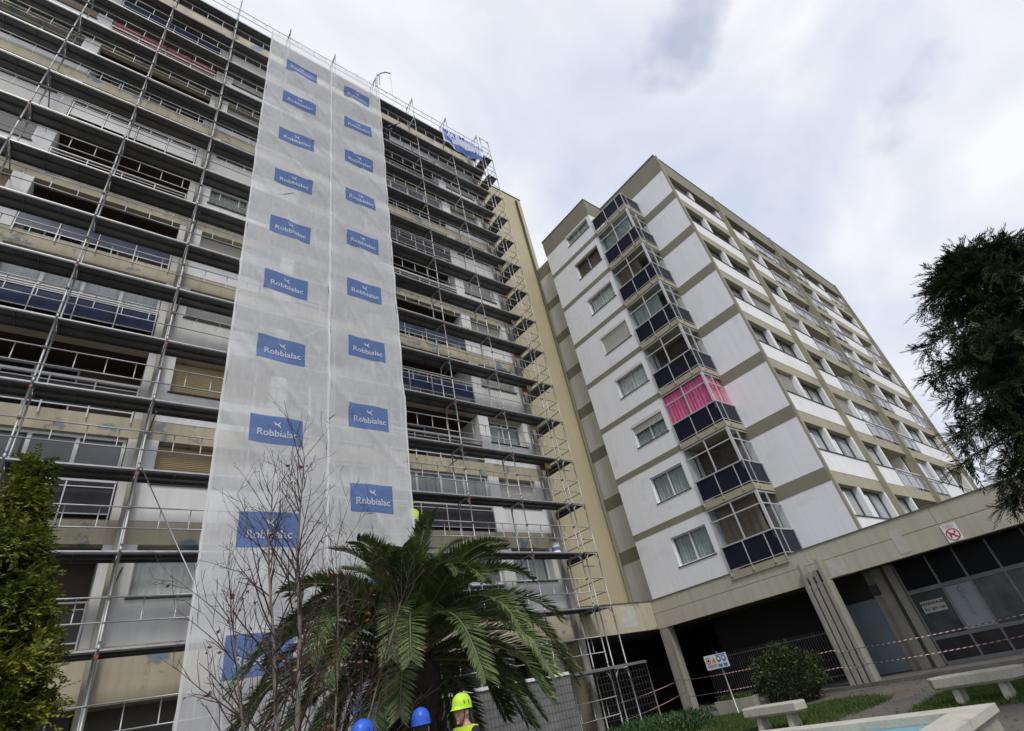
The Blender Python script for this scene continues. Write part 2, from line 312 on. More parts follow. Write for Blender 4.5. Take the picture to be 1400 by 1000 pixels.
for bi, (x0, x1) in enumerate(bays):
    b0, b1 = BALC[bi]; w0, w1 = WIN[bi]
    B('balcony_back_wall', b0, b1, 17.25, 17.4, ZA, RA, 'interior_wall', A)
    for k in range(NA):
        z = ZA+PA*k; zc = z+PA-0.6
        B('slab', x0, x1, YF, 17.6, zc, z+PA, 'beige_band', A)
        B('balcony_ceiling', b0, b1, 16.12, 17.25, zc-0.012, zc-0.002, 'ceiling_shade', A)  # dark sheet under the beige slab stands for the shade in the recess
        # white piers and spandrel of the window bay
        lo, hi = (x0, b0) if w0 < b0 else (b1, x1)
        pier = [(lo, w0, YF-0.015, 16.3, z, zc), (w1, hi, YF-0.015, 16.3, z, zc)]
        BOXES('spandrel', [(w0, w1, YF-0.012, 16.1, z, z+0.98)]+pier, 'white_paint' if k % 3 else 'aged_white', A)
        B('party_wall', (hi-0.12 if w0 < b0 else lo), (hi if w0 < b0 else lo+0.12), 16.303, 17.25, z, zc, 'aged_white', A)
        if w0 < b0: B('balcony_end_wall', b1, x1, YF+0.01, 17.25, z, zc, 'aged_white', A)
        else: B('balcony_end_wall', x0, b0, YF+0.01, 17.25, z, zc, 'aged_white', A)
        B('sill', w0-0.05, w1+0.05, YF-0.06, 16.08, z+0.982, z+1.02, 'sill_dark', A)
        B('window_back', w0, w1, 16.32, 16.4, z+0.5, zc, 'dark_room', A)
        r = random.random(); big = bi == 1
        sty = [['w', 'w', 'b', 'g', 'b', 'w', 'w', 'g', 'b', 'w'], ['g', 'b', 'b', 'w', 'w', 'g', 'w', 'w', 'w', 'w'], ['c', 'w', 'd', 'w', 'w', 'w', 'w', 'w', 'w', 'w']][bi][k]
        if sty in 'wb':
            window(A, 'Y', w0, w1, z+1.03, zc-0.02, 16.12, 3 if bi == 0 else 2, shutter='shutter_white' if sty == 'w' else 'shutter_beige', drop=0.97 if r < 0.7 else 0.75)
        else:
            window(A, 'Y', w0, w1, z+1.03, zc-0.02, 16.12, 3 if bi == 0 else 2, glass='glass_clear', cur='curtain' if sty == 'g' else 'curtain_grey')
        st = (left_style, mid_style, right_style)[bi][k]
        # balcony doors on the back wall
        dx = b0+0.5
        window(A, 'Y', dx, dx+2.0, z+0.02, z+2.1, 17.16, 2, frame='aluminium', glass='glass_dark')
        if st in ('glazed', 'pale', 'blind'):
            gl = {'glazed': 'glass_grey', 'pale': 'glass_pale', 'blind': 'glass_clear'}[st]
            w = window(A, 'Y', b0+0.02, b1-0.02, z+1.0, zc-0.01, YF+0.12, 4, frame='white_frame', glass=gl, fw=0.08)
            if st == 'blind': curtain('blind', 'Y', b0+0.1, b1-0.1, YF+0.3, z+1.25, zc-0.02, 'panel_white', w, waves=16, amp=0.03)
            B('parapet', b0+0.02, b1-0.02, YF+0.10, YF+0.18, z, z+0.985, 'panel_dark', A)
        pan = {'open': 'panel_dark', 'glazed': 'panel_dark', 'pale': 'panel_dark', 'rail': 'panel_dark', 'blind': 'panel_blue', 'white': 'panel_white', 'red': 'panel_red', 'blue': 'panel_blue'}[st]
        if k in (4,): pan = 'panel_blue'
        if k in (5, 7) and bi == 0: pan = None
        railing(A, 'Y', b0+0.05, b1-0.05, YF-0.06, z, h=0.93, posts=4 if b1-b0 < 3.9 else 5, panel=pan, thick=0.035 if st in ('rail', 'white', 'red') else 0.018, metal='white_frame' if st == 'rail' else 'rail_metal', drop=0.18)
        if st == 'red':
            for q in range(4): B('fabric_screen', b0+0.08+q*0.97, b0+1.0+q*0.97, YF-0.02, YF-0.01, z+0.72, z+1.68, 'panel_red', A)
B('roof_slab', -8.3, 15.7, 15.85, 19.3, RA, RA+0.25, 'roof_metal', A)
# first-floor beam over the ground floor, and the ground floor itself
for bi, (x0, x1) in enumerate(bays): B('ground_beam', x0, x1, YF-0.01, 17.6, 3.1, ZA, 'beige_band', A)
for x0, x1 in ((-8.3, -3.0), (-2.8, 0.75), (0.95, 4.4), (4.6, 7.9), (8.1, 12.2)):
    B('ground_wall', x0, x1, 16.6, 16.8, 0, 3.1, 'arcade_wall', A)
for x in (-2.9, 4.5, 12.4, 14.6): B('pillar', x-0.2, x+0.2, 16.0, 16.4, 0, 3.1, 'old_concrete', A)
B('drain_pipe', 15.30, 15.40, 15.45, 15.55, 0.0, RA, 'pipe_grey', A)
# yellow stair tower between the two blocks
tower = B('stair_tower', 15.72, 21.85, 17.6, 22.0, 3.2, 34.4, 'yellow_render', A)
B('coping', 15.74, 21.9, 17.55, 21.9, 34.403, 34.47, 'roof_metal', tower)
TUBES('drain_pipe', [([(21.28, 17.5, 4.3), (21.28, 17.5, 33.9)], 0.085)], 'olive_band', A, (21.28, 17.5, 4.3))

# ---------------------------------------------------------------- white block with the corner balconies
ZB, PB, NB = 4.26, 2.80, 8
Bd = thing('apartment_building', 'white rendered apartment block with olive bands and stacked corner balconies', 'building', (26, 11, 0))
RB = 26.93
XB, XR = 20.45, 22.03
def lastz(k): return 25.6 if k == NB-1 else ZB+PB*(k+1)-0.28
wsty = ['c', 'c', 'half', 'v', 'shut', 'v', 'd', 'v']
for k in range(NB):
    z = ZB+PB*k; zt = lastz(k); wy0, wy1, wz0, wz1 = 11.85, 13.7, z+0.86, z+2.06
    if k == NB-1: wz1 = zt-0.01
    bl = [(11.585, wy0, XB, XB+0.3, z, zt), (wy1, 15.6, XB, XB+0.3, z, zt), (wy0, wy1, XB, XB+0.3, z, wz0)]
    if k < NB-1: bl.append((wy0, wy1, XB, XB+0.3, wz1, zt))
    FBX('wall_panel', 'X', bl, 'white_render', Bd)
    if k < NB-1: FB('floor_band', 'X', 11.58, 15.605, XB-0.012, XB+0.3, zt, zt+0.28, 'olive_band', Bd)
    s = wsty[k]
    w = window(Bd, 'X', wy0, wy1, wz0, wz1, XB+0.10, 2, frame='white_frame' if s in 'c' else 'aluminium', glass='glass_clear', fw=0.05, sill=0.13,
               shutter='shutter_white' if s in ('half', 'shut') else None, drop=0.42 if s == 'half' else (0.98 if s == 'shut' else 0),
               cur={'c': 'curtain_grey', 'v': 'curtain', 'd': 'curtain_brown', 'half': 'curtain_grey', 'shut': None}[s])
    if s in ('v', 'd', 'half', 'shut'): FB('shutter_box', 'X', wy0-0.02, wy1+0.02, XB-0.03, XB+0.16, wz1-0.16, wz1-0.012, 'aged_white' if s != 'd' else 'olive_band', w)
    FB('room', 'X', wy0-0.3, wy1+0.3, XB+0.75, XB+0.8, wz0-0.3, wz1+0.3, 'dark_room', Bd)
    # side of the projecting left part, recess wall, right-hand end wall
    B('side_panel', XB+0.3, XR, 11.58, 11.8, z, zt+(0.28 if k < NB-1 else 0), 'white_render', Bd)
    zr = 4.14+2.78*k; zrt = zr+2.78-0.54 if k < NB-1 else 25.5
    B('end_wall_panel', XR, XR+0.17, 7.035, 11.58, zr, zrt, 'white_render', Bd)
    if k < NB-1: B('floor_band', XR-0.012, XR+0.17, 7.03, 11.58, zrt, zrt+0.54, 'olive_band', Bd)
    zq = 4.1+2.74*k; zqt = zq+2.74-0.62
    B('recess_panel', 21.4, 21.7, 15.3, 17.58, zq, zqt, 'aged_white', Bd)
    B('recess_band', 21.39, 21.7, 15.3, 17.585, zqt, zqt+0.62, 'olive_band', Bd)
B('parapet', XB-0.02, XR-0.02, 11.56, 15.62, 25.6, RB, 'olive_band', Bd)
B('parapet', XR-0.02, 47.6, 7.05, 11.56, 25.5, RB-0.02, 'olive_band', Bd)
B('coping', XB-0.05, XR-0.05, 11.53, 15.66, RB, RB+0.05, 'roof_metal', Bd)
B('coping', XR-0.05, 47.65, 7.02, 15.0, RB-0.018, RB+0.035, 'roof_metal', Bd)
B('recess_parapet', 21.38, 21.7, 15.3, 17.59, 4.1+2.74*8, 26.4, 'olive_band', Bd)
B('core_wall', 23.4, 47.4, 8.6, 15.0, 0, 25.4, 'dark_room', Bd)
# corner balconies, one on each floor
def corner_balcony(k):
    z = ZB+PB*k; y0, y1, xf, xk = 9.18, 11.57, 20.42, XR-0.01
    b = B('balcony', xf-0.02, xk, y0-0.02, y1, z-0.27, z, 'tan_band', Bd)
    f = 'aluminium'
    zt = z+0.93; zh = z+PB-0.30
    xo, yo = xf-0.03, y0-0.03
    # railing with dark panels, front and side
    bl = [(xo-0.02, xo+0.02, yo-0.02, y1, zt, zt+0.045), (xo+0.02, xk, yo-0.02, yo+0.02, zt, zt+0.045), (xo-0.012, xo+0.012, yo, y1, z+0.06, z+0.085), (xo, xk, yo-0.012, yo+0.012, z+0.06, z+0.085)]
    ys = [y1-0.06, 10.55, 9.62, yo]
    for y in ys: bl.append((xo-0.016, xo+0.016, y-0.016, y+0.016, z-0.16, zt))
    xs = [xo, 20.85, xk-0.05]
    for x in xs[1:]: bl.append((x-0.016, x+0.016, yo-0.016, yo+0.016, z-0.16, zt))
    BOXES('railing', bl, 'rail_metal', b)
    for i in range(3): B('railing_panel', xo+0.02, xo+0.03, ys[i+1]+0.02, ys[i]-0.02, z+0.09, zt-0.005, 'panel_navy', b)
    for i in range(2): B('railing_panel', xs[i]+0.03, xs[i+1]-0.02, yo+0.02, yo+0.03, z+0.09, zt-0.005, 'panel_navy', b)
    v = []; fc = []
    for (x, y) in [(xo, y-0.0) for y in ys[:3]]+[(xs[1], yo)]: tube(v, fc, [(x-xo, y-yo, -0.16), (x-xo, y-yo, -0.11)], 0.045, 10)
    mk('railing_foot', mesh_of('railing_foot', v, fc, 'tan_band'), (xo, yo, z), b)
    if k == NB-1: return
    # glazing above the railing
    g0 = zt+0.06; gm = g0+(zh-g0)*0.66; xg, yg = xf+0.04, y0+0.04; ym = 10.42; xm = 21.2; t = 0.022
    bl = [(xg-0.05, xg+0.05, yg-0.05, yg+0.05, zt-0.3, zh), (xg-t, xg+t, yg+0.05, y1, g0-0.06, g0), (xg-t, xg+t, yg+0.05, y1, zh-0.06, zh), (xg-t, xg+t, yg+0.05, y1, gm-t, gm+t),
          (xg-0.035, xg+0.035, ym-t, ym+t, g0, zh-0.06), (xg-t, xg+t, y1-0.05, y1, g0, zh-0.06),
          (xg+0.05, xk, yg-t, yg+t, g0-0.06, g0), (xg+0.05, xk, yg-t, yg+t, zh-0.06, zh), (xg+0.05, xk, yg-t, yg+t, gm-t, gm+t), (xm-t, xm+t, yg-0.033, yg+0.033, g0, zh-0.06)]
    BOXES('glazing_frame', bl, f, b)
    for (a0, a1) in ((yg+0.05, ym-t), (ym+t, y1-0.05)):
        for (c0, c1) in ((g0, gm-t), (gm+t, zh-0.06)):
            B('pane', xg-0.004, xg+0.004, a0, a1, c0, c1, 'glass_clear', b)
    for (a0, a1) in ((xg+0.05, xm-t), (xm+t, xk)):
        for (c0, c1) in ((g0, gm-t), (gm+t, zh-0.06)):
            B('pane', a0, a1, yg-0.004, yg+0.004, c0, c1, 'glass_clear', b)
    cu = {0: 'curtain_brown', 2: 'curtain_pink', 4: 'curtain_grey', 5: 'curtain_brown', 6: 'curtain_grey'}.get(k)
    B('inner_wall', xg+1.15, xg+1.2, yg+0.1, y1, z, zh, 'interior_wall', b)
    if cu:
        lo_z = g0-0.2
        if k == 2:
            curtain('curtain', 'X', yg+0.07, y1-0.03, xg+0.10, lo_z, zh-0.02, cu, b, waves=13, amp=0.028); curtain('curtain', 'Y', xg+0.07, xk-0.03, yg+0.10, lo_z, zh-0.02, cu, b, waves=9, amp=0.028)
        else: curtain('curtain', 'X', yg+0.4+0.2*(k % 3), y1-0.1, xg+0.5, lo_z, zh-0.02, cu, b, waves=6, amp=0.03)
for k in range(NB): corner_balcony(k)
# long facade facing the square
YB = 7.15
M('panel_bal', (0.20, 0.20, 0.25), rough=0.12, var=0.3, vs=2, spec=0.6)
fins = [22.12, 28.2, 35.8, 47.5]
for x in fins: B('fin', x-0.07, x+0.09, YB-0.22, YB-0.125 if x < 23 else YB+0.25, 4.2, RB-0.10, 'corner_fin', Bd)
def bwin(u0, u1, k, z, zc, first=False):
    FB('spandrel', 'Y', u0, u1, YB-0.012, YB+0.16, z, z+0.92, 'white_paint', Bd)
    FB('sill', 'Y', u0, u1, YB-0.05, YB+0.14, z+0.922, z+0.955, 'sill_dark', Bd)
def bopen(u0, u1, z0, z1, d, sty, cols):
    if sty == 's': window(Bd, 'Y', u0, u1, z0, z1, d, cols, frame='aluminium', shutter='shutter_white', drop=0.95, glass='glass_dark')
    elif sty == 'p': window(Bd, 'Y', u0, u1, z0, z1, d, cols, frame='dark_frame', glass='glass_mirror', cur=None)
    else: window(Bd, 'Y', u0, u1, z0, z1, d, cols, frame='dark_frame', glass='glass_clear', cur='curtain')
rb = random.Random(3)
for k in range(NB):
    z = 4.14+2.78*k; zc = z+2.78-0.54 if k < NB-1 else 25.5
    if k < NB-1:
        for a, c in zip(fins[:-1], fins[1:]): B('floor_band', a+0.09, c-0.09, YB, YB+1.3, zc, zc+0.54, 'tan_band', Bd)  # lighter copy of the olive band, stronger light put into its colour
    # bay one: two windows with a pier between
    bwin(22.21, 28.11, k, z, zc)
    for (a, c) in ((22.21, 22.3), (24.85, 25.15), (27.85, 28.11)): B('pier', a, c, YB+0.005, YB+0.75, z+0.957, zc, 'white_paint', Bd)
    sA = 'ppscsccs'[k]
    for (a, c) in ((22.31, 24.84), (25.16, 27.84)):
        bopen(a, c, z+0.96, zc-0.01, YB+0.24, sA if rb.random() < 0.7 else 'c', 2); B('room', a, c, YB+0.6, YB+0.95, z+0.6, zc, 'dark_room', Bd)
    # bay two: window then balcony
    bwin(28.29, 31.6, k, z, zc)
    for (a, c) in ((28.29, 28.4), (31.35, 31.6)): B('pier', a, c, YB+0.005, YB+1.2, z+0.957, zc, 'white_paint', Bd)
    bopen(28.41, 31.34, z+0.96, zc-0.01, YB+0.24, 'cpscscsc'[k], 2); B('room', 28.5, 31.2, YB+0.9, YB+0.95, z+0.6, zc, 'dark_room', Bd)
    def bal(u0, u1, glz):
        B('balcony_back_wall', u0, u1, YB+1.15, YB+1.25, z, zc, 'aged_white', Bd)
        window(Bd, 'Y', u0+0.4, u0+2.2, z+0.01, z+2.0, YB+1.06, 2, frame='aluminium', glass='glass_dark')
        railing(Bd, 'Y', u0+0.05, u1-0.05, YB-0.05, z, h=0.9, posts=4, panel='panel_bal', metal='aluminium', thick=0.03, drop=0.2)
        if glz: window(Bd, 'Y', u0+0.02, u1-0.02, z+0.95, zc-0.01, YB+0.15, 4, frame='aluminium', glass='glass_mirror')
    bal(31.6, 35.7, k in (2,)); B('balcony_side_wall', 35.5, 35.7, YB+0.3, YB+1.2, z, zc, 'white_paint', Bd)
    # bay three: balcony, window, then a balcony or another window by turns
    bal(35.9, 39.4, k % 3 == 1 or k == 5); B('pier', 39.4, 39.8, YB+0.005, YB+1.2, z+0.957, zc, 'white_paint', Bd)
    end = 43.6 if k % 2 else 47.4
    bwin(39.4, end, k, z, zc)
    bopen(39.81, 43.2, z+0.96, zc-0.01, YB+0.24, 'p' if rb.random() < 0.5 else 's', 2); B('room', 39.8, 47.3, YB+1.3, YB+1.35, z+0.6, zc, 'dark_room', Bd)
    B('pier', 43.2, 43.6, YB+0.005, YB+1.2, z+0.957, zc, 'white_paint', Bd)
    if k % 2: bal(43.6, 47.0, False)
    else: bopen(43.61, 46.9, z+0.96, zc-0.01, YB+0.24, 'c', 2)
    B('pier', 46.95, 47.4, YB+0.005, YB+1.2, z+0.957, zc, 'white_paint', Bd)
for x in (22.21, 28.29, 35.9):
    pass
# satellite dish and a potted plant on a balcony of the long facade
v = []; fc = []; R = 0.45
for i in range(7):
    a = i/6*0.95
    for s in range(20):
        t = 2*PI*s/20; v.append((R*math.sin(a)*math.cos(t)*1.1, -0.35*(1-math.cos(a))*-1, R*math.sin(a)*math.sin(t)*1.1))
for i in range(6):
    for s in range(20): fc.append((i*20+s, i*20+(s+1) % 20, (i+1)*20+(s+1) % 20, (i+1)*20+s))
dish = mk('satellite_dish', mesh_of('dish', [(a, -b, c) for a, b, c in v], fc, 'panel_white', True), (32.7, 7.45, 4.14+2.78*2+1.5)); dish.rotation_euler = (-0.35, 0, -0.25)
tag(dish, 'round white satellite dish standing inside an open balcony above a railing', 'dish')
dp = mk('mast', None, (32.7, 7.45, 9.7), None); bpy.data.objects.remove(dp)
TUBES('dish_arm', [([(32.7, 7.6, 4.14+2.78*2), (32.7, 7.5, 4.14+2.78*2+1.45)], 0.025), ([(32.7, 7.42, 4.14+2.78*2+1.25), (32.75, 6.95, 4.14+2.78*2+1.4)], 0.015)], 'rail_metal', dish, (32.7, 7.45, 4.14+2.78*2+1.5)).rotation_euler = (0.35, 0, 0.25)

# ---------------------------------------------------------------- arcade: canopy with fascia, columns, shop front
Ar = thing('arcade', 'low concrete arcade with deep beige fascia under the white apartment block', 'arcade', (23, 8, 0))
ys = [15.76, 11.9, 8.55, 4.4, 0.4, -3.6]
for i in range(5):
    B('fascia_panel', XB, XB+0.25, ys[i+1]+0.006, ys[i]-0.006, 3.70, 4.22, 'fascia_paint', Ar)
    B('fascia_panel', XB+0.006, XB+0.25, ys[i+1]+0.006, ys[i]-0.006, 3.10, 3.688, 'fascia_paint', Ar)
B('fascia_core', XB+0.03, XB+0.24, -3.6, 15.75, 3.12, 4.21, 'olive_band', Ar)
for (a, c) in ((15.73, 18.0), (18.01, 20.44)): B('fascia_panel', a, c, YF-0.04, YF+0.2, 3.12, 4.22, 'beige_band', Ar)
B('canopy_flashing', XB-0.03, XB+0.3, -3.6, 15.75, 4.222, 4.25, 'roof_metal', Ar)
B('canopy_flashing', 15.73, XB-0.032, YF-0.07, YF+0.3, 4.222, 4.25, 'roof_metal', Ar)
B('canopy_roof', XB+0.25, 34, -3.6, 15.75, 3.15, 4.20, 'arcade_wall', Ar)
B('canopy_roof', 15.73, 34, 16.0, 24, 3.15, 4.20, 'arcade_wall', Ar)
B('plaster_patch', XB-0.004, XB+0.01, 7.45, 8.0, 3.12, 3.67, 'plaster_patch', Ar)
B('plaster_patch', XB-0.003, XB+0.01, 5.45, 5.75, 3.2, 3.95, 'plaster_patch', Ar)
B('plaster_patch', 18.3, 19.2, YF-0.043, YF-0.03, 3.3, 4.1, 'plaster_patch', Ar)
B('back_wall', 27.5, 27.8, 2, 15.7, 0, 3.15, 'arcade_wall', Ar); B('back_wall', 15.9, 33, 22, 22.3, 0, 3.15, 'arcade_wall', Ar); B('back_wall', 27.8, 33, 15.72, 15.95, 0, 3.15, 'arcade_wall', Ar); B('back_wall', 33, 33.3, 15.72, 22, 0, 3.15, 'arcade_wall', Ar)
for (x, y) in ((XB+0.02, 15.5), (24, 11.9), (24, 11.1)): 
    B('column', x, x+0.42, y-0.2, y+0.25, 0.05, 3.13, 'old_concrete', Ar)
# fluted column standing proud of the fascia
v = []; fc = []
prof = []
n = 4; w = 0.86/n
for i in range(n):
    y = 8.05+i*w; prof += [(20.16, y), (20.04, y+0.03), (20.04, y+w-0.05), (20.16, y+w-0.02)]
prof += [(20.44, 8.91), (20.44, 8.05)]
for zz in (0.0, 3.05): 
    for (x, y) in prof: v.append((x-20.1, y-8.05, zz))
m_ = len(prof)
for i in range(m_): fc.append((i, i+m_, (i+1) % m_+m_, (i+1) % m_))
fc.append(tuple(range(m_, 2*m_)))
mk('fluted_column', mesh_of('fluted_column', v, fc, 'old_concrete'), (20.1, 8.05, 0.0), Ar)
for i in (0, 1, 2, 3): B('column_rib', 20.06, 20.30 if i in (1, 2) else 20.43, 8.08+i*w, 8.08+i*w+0.11, 3.052, 3.75 if i in (0, 3) else 3.45, 'old_concrete', Ar)
# wall with grey-blue door, beside the shop
B('wall', 22.0, 22.2, 7.0, 7.62, 0.1, 3.12, 'old_concrete', Ar); B('wall', 22.0, 22.2, 9.0, 9.4, 0.1, 3.12, 'old_concrete', Ar)
B('wall', 21.85, 22.0, 7.0, 7.3, 0.1, 3.12, 'old_concrete', Ar); B('wall', 21.75, 22.0, 6.6, 6.85, 0.1, 3.12, 'old_concrete', Ar)
B('door_head', 22.0, 22.2, 7.62, 9.0, 2.3, 3.12, 'dark_room', Ar)
M('door_blue', (0.16, 0.20, 0.235), rough=0.55, var=0.1)
B('door', 22.05, 22.10, 7.63, 8.45, 0.12, 2.29, 'door_blue', Ar); B('door', 22.08, 22.13, 8.46, 8.99, 0.12, 2.29, 'door_blue', Ar)
B('vent', 21.97, 22.02, 7.35, 7.6, 2.35, 2.7, 'dark_frame', Ar)
xs_, S = 21.8, None
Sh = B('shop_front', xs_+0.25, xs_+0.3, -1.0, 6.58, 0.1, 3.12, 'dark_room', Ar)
mull = [6.55, 5.55, 4.75, 3.85, 2.9, 1.9, 0.9]
bl = []
for y in mull: bl.append((xs_, xs_+0.07, y-0.03, y+0.03, 0.14, 3.1))
bl += [(xs_+0.003, xs_+0.06, 0.9, 6.55, 0.10, 0.2), (xs_+0.003, xs_+0.06, 0.9, 6.55, 0.78, 0.88), (xs_+0.003, xs_+0.06, 0.9, 6.55, 2.12, 2.24)]
BOXES('shop_frame', bl, 'galv_dull', Sh)  # aluminium frame in a darker metal to hold the canopy shade
M('shop_glass', (0.06, 0.075, 0.072), rough=0.12, var=0.5, vs=2.0, spec=0.5)
M('shaded_film', (0.27, 0.31, 0.33), rough=0.4, var=0.06)  # white film greyed, the deep shade is in its colour
for i in range(6):
    a, c = mull[i+1]+0.03, mull[i]-0.03
    B('pane', xs_+0.03, xs_+0.04, a, c, 0.21, 0.77, 'panel_dark', Sh); B('pane', xs_+0.03, xs_+0.04, a, c, 2.25, 3.09, 'glass_shade', Sh)
    B('pane', xs_+0.03, xs_+0.04, a, c, 0.89, 2.11, 'shaded_film' if i == 1 else 'shop_glass', Sh)
def text_mesh(s, size, mat, bold=0.0, depth=0.0):
    cu = bpy.data.curves.new('txt', 'FONT'); cu.body = s; cu.size = size; cu.align_x = 'CENTER'; cu.align_y = 'CENTER'; cu.offset = bold; cu.extrude = depth; cu.resolution_u = 3
    o = bpy.data.objects.new('txt', cu); COL.objects.link(o); bpy.context.view_layer.update()
    me = bpy.data.meshes.new_from_object(o.evaluated_get(bpy.context.evaluated_depsgraph_get())); bpy.data.objects.remove(o); bpy.data.curves.remove(cu)
    me.materials.clear(); me.materials.append(MATS[mat]); return me
M('ink_black', (0.02, 0.02, 0.02)); M('ink_white', (0.78, 0.78, 0.78)); M('ink_red', (0.5, 0.03, 0.05)); M('ink_blue', (0.05, 0.20, 0.45)); M('ink_yellow', (0.65, 0.42, 0.04)); M('sign_white', (0.74, 0.74, 0.74), rough=0.4, var=0.03)
RX = (PI/2, 0, -PI/2)        # text facing -X
ps = B('notice', xs_+0.018, xs_+0.024, 5.72, 6.38, 1.52, 1.86, 'plaster_patch', Sh)
mk('lettering', text_mesh('ARRENDA-SE', 0.115, 'ink_black', 0.004), (xs_+0.015, 6.05, 1.77), ps, RX)
mk('lettering', text_mesh('911 003 144', 0.115, 'ink_black', 0.004), (xs_+0.015, 6.05, 1.61), ps, RX)
mk('lettering', text_mesh('Glamour', 0.24, 'galv_dull', 0.0), (xs_+0.026, 5.15, 1.62), Sh, (PI/2, PI/2, -PI/2))

# no-dogs sign on the fascia
sg = B('prohibition_sign', XB-0.02, XB-0.006, 3.99, 4.39, 3.12, 3.62, 'sign_white'); tag(sg, 'white square sign with red ring and crossed dog on the beige fascia', 'sign')
def ring(r0, r1, n=28):
    v = []; f = []
    for i in range(n):
        t = 2*PI*i/n; v += [(r0*math.cos(t), r0*math.sin(t), 0), (r1*math.cos(t), r1*math.sin(t), 0)]
    for i in range(n): j = (i+1) % n; f.append((2*i, 2*i+1, 2*j+1, 2*j))
    return v, f
v, f = ring(0.145, 0.175); k = len(v); v += [(-0.12, 0.09, 0), (-0.09, 0.12, 0), (0.12, -0.09, 0), (0.09, -0.12, 0)]; f.append((k, k+1, k+2, k+3))
mk('red_ring', mesh_of('ring', v, f, 'ink_red'), (XB-0.024, 4.190, 3.315), sg, RX)
v = [(-.09, -.02, 0), (.04, -.0, 0), (.05, .035, 0), (-.08, .03, 0), (.04, .03, 0), (.10, .05, 0), (.09, .085, 0), (.05, .08, 0), (-.09, -.08, 0), (-.06, -.08, 0), (-.05, 0, 0), (.02, -.08, 0), (.05, -.08, 0), (.04, .01, 0), (-.13, .07, 0), (-.08, .02, 0)]
mk('dog_silhouette', mesh_of('dog', v, [(0, 1, 2, 3), (4, 5, 6, 7), (0, 8, 9, 10), (1, 11, 12, 13), (3, 14, 15)], 'ink_black'), (XB-0.022, 4.190, 3.315), sg, RX)
mk('lettering', text_mesh('PROIBIDO A', 0.058, 'ink_red'), (XB-0.023, 4.190, 3.575), sg, RX); mk('lettering', text_mesh('ANIMAIS', 0.058, 'ink_red'), (XB-0.023, 4.190, 3.525), sg, RX)

# ---------------------------------------------------------------- scaffold
XS0, DX = 0.84, 2.45
YS, YI = 14.56, 15.28
SF = thing('scaffold', 'galvanised tube scaffold with perforated steel decks covering the whole facade', 'scaffold', (6, 14.9, 0))
NL = 16
r_ = 0.0245
v = []; f = []
for y in (0, YI-YS): tube(v, f, [(0, y, 0), (0, y, 2.0)], r_, 8)
tube(v, f, [(0, 0, 1.93), (0, YI-YS, 1.93)], 0.02, 6)
for (y, s) in ((0, 1), (YI-YS, -1)): tube(v, f, [(0, y, 1.62), (0, y+0.07*s, 1.80), (0, y+0.2*s, 1.92)], 0.017, 6)
for y in (0, YI-YS): tube(v, f, [(0, y, 0.02), (0, y, 0.14)], 0.031, 8)
frame_me = mesh_of('scaffold_frame', v, f, 'galvanised', True)
v = []; f = []
for zz in (0.5, 1.0): tube(v, f, [(0, 0, zz), (DX, 0, zz)], 0.018, 6)
for i in (1, 2, 3): tube(v, f, [(DX*i/4+0.02*i, 0, 0.5), (DX*i/4+0.02*i, 0, 1.0)], 0.014, 6)
guard_me = mesh_of('guardrail', v, f, 'galvanised', True)
# one steel plank, hollow underneath
pw = 0.33
pl = [(0.03, DX-0.03, 0, pw, -0.006, 0.0), (0.03, DX-0.03, 0, 0.022, -0.07, -0.006), (0.03, DX-0.03, pw-0.022, pw, -0.07, -0.006), (0.03, 0.07, 0.022, pw-0.022, -0.06, -0.006), (DX-0.07, DX-0.03, 0.022, pw-0.022, -0.06, -0.006)]
pl += [(DX*i/3-0.012, DX*i/3+0.012, 0.022, pw-0.022, -0.045, -0.006) for i in (1, 2)]
v = []; f = []
for b in pl: n = len(v); v += cubev(*b); f += [tuple(i+n for i in q) for q in CUBEF]
plank_me = mesh_of('plank', v, f, 'deck_steel')
v = []; f = []; n = 0; v += cubev(0.01, DX-0.01, -0.03, -0.024, -0.038, 0.0); f += CUBEF
lip_me = mesh_of('deck_edge', v, f, 'galvanised')
v = []; f = []
for s in range(2): tube(v, f, [(0, -0.05 if s else 0.05, 0), (0, 0.05 if s else -0.05, 0.02)], 0.035, 8)
coup_me = mesh_of('coupler', v, f, 'coupler')
bays_i = range(-3, 6)
for i in range(-3, 7):
    x = XS0+DX*i
    for l in range(NL+1):
        o = mk('frame', frame_me if l < NL else frame_me, (x, YS, 2.0*l), SF)
for i in bays_i:
    x = XS0+DX*i
    for l in range(1, NL+1):
        z = 2.0*l
        for q in range(2):
            jy = random.uniform(-0.008, 0.008); o = mk('plank', plank_me, (x, YS+0.035+q*(pw+0.012)+jy, z-0.005*q), SF)
        if True: mk('deck_edge', lip_me, (x, YS+0.03, z), SF)
        mk('guardrail', guard_me, (x, YS-0.02, z), SF)
    if i >= 4 or True: mk('guardrail', guard_me, (x, YS-0.02, 0.15), SF)
for i in range(-2, 7):
    for l in range(2, NL): mk('coupler', coup_me, (XS0+DX*i, YS-0.005, 2.0*l+0.98), SF)
# raked top posts
for i in range(-3, 7):
    x = XS0+DX*i
    TUBES('top_brace', [([(x, YI, 33.0), (x, YS-0.02, 34.05)], 0.02)], 'galvanised', SF, (x, YI, 33.0), 6)
# wall ties
for l in range(3, NL+1, 2):
    for i in range(-2, 7, 2):
        x = XS0+DX*i+0.12
        TUBES('wall_tie', [([(x, YS+0.02, 2*l-0.35), (x, 15.79, 2*l-0.35)], 0.02)], 'galv_dull', SF, (x, YS, 2*l-0.35), 6)
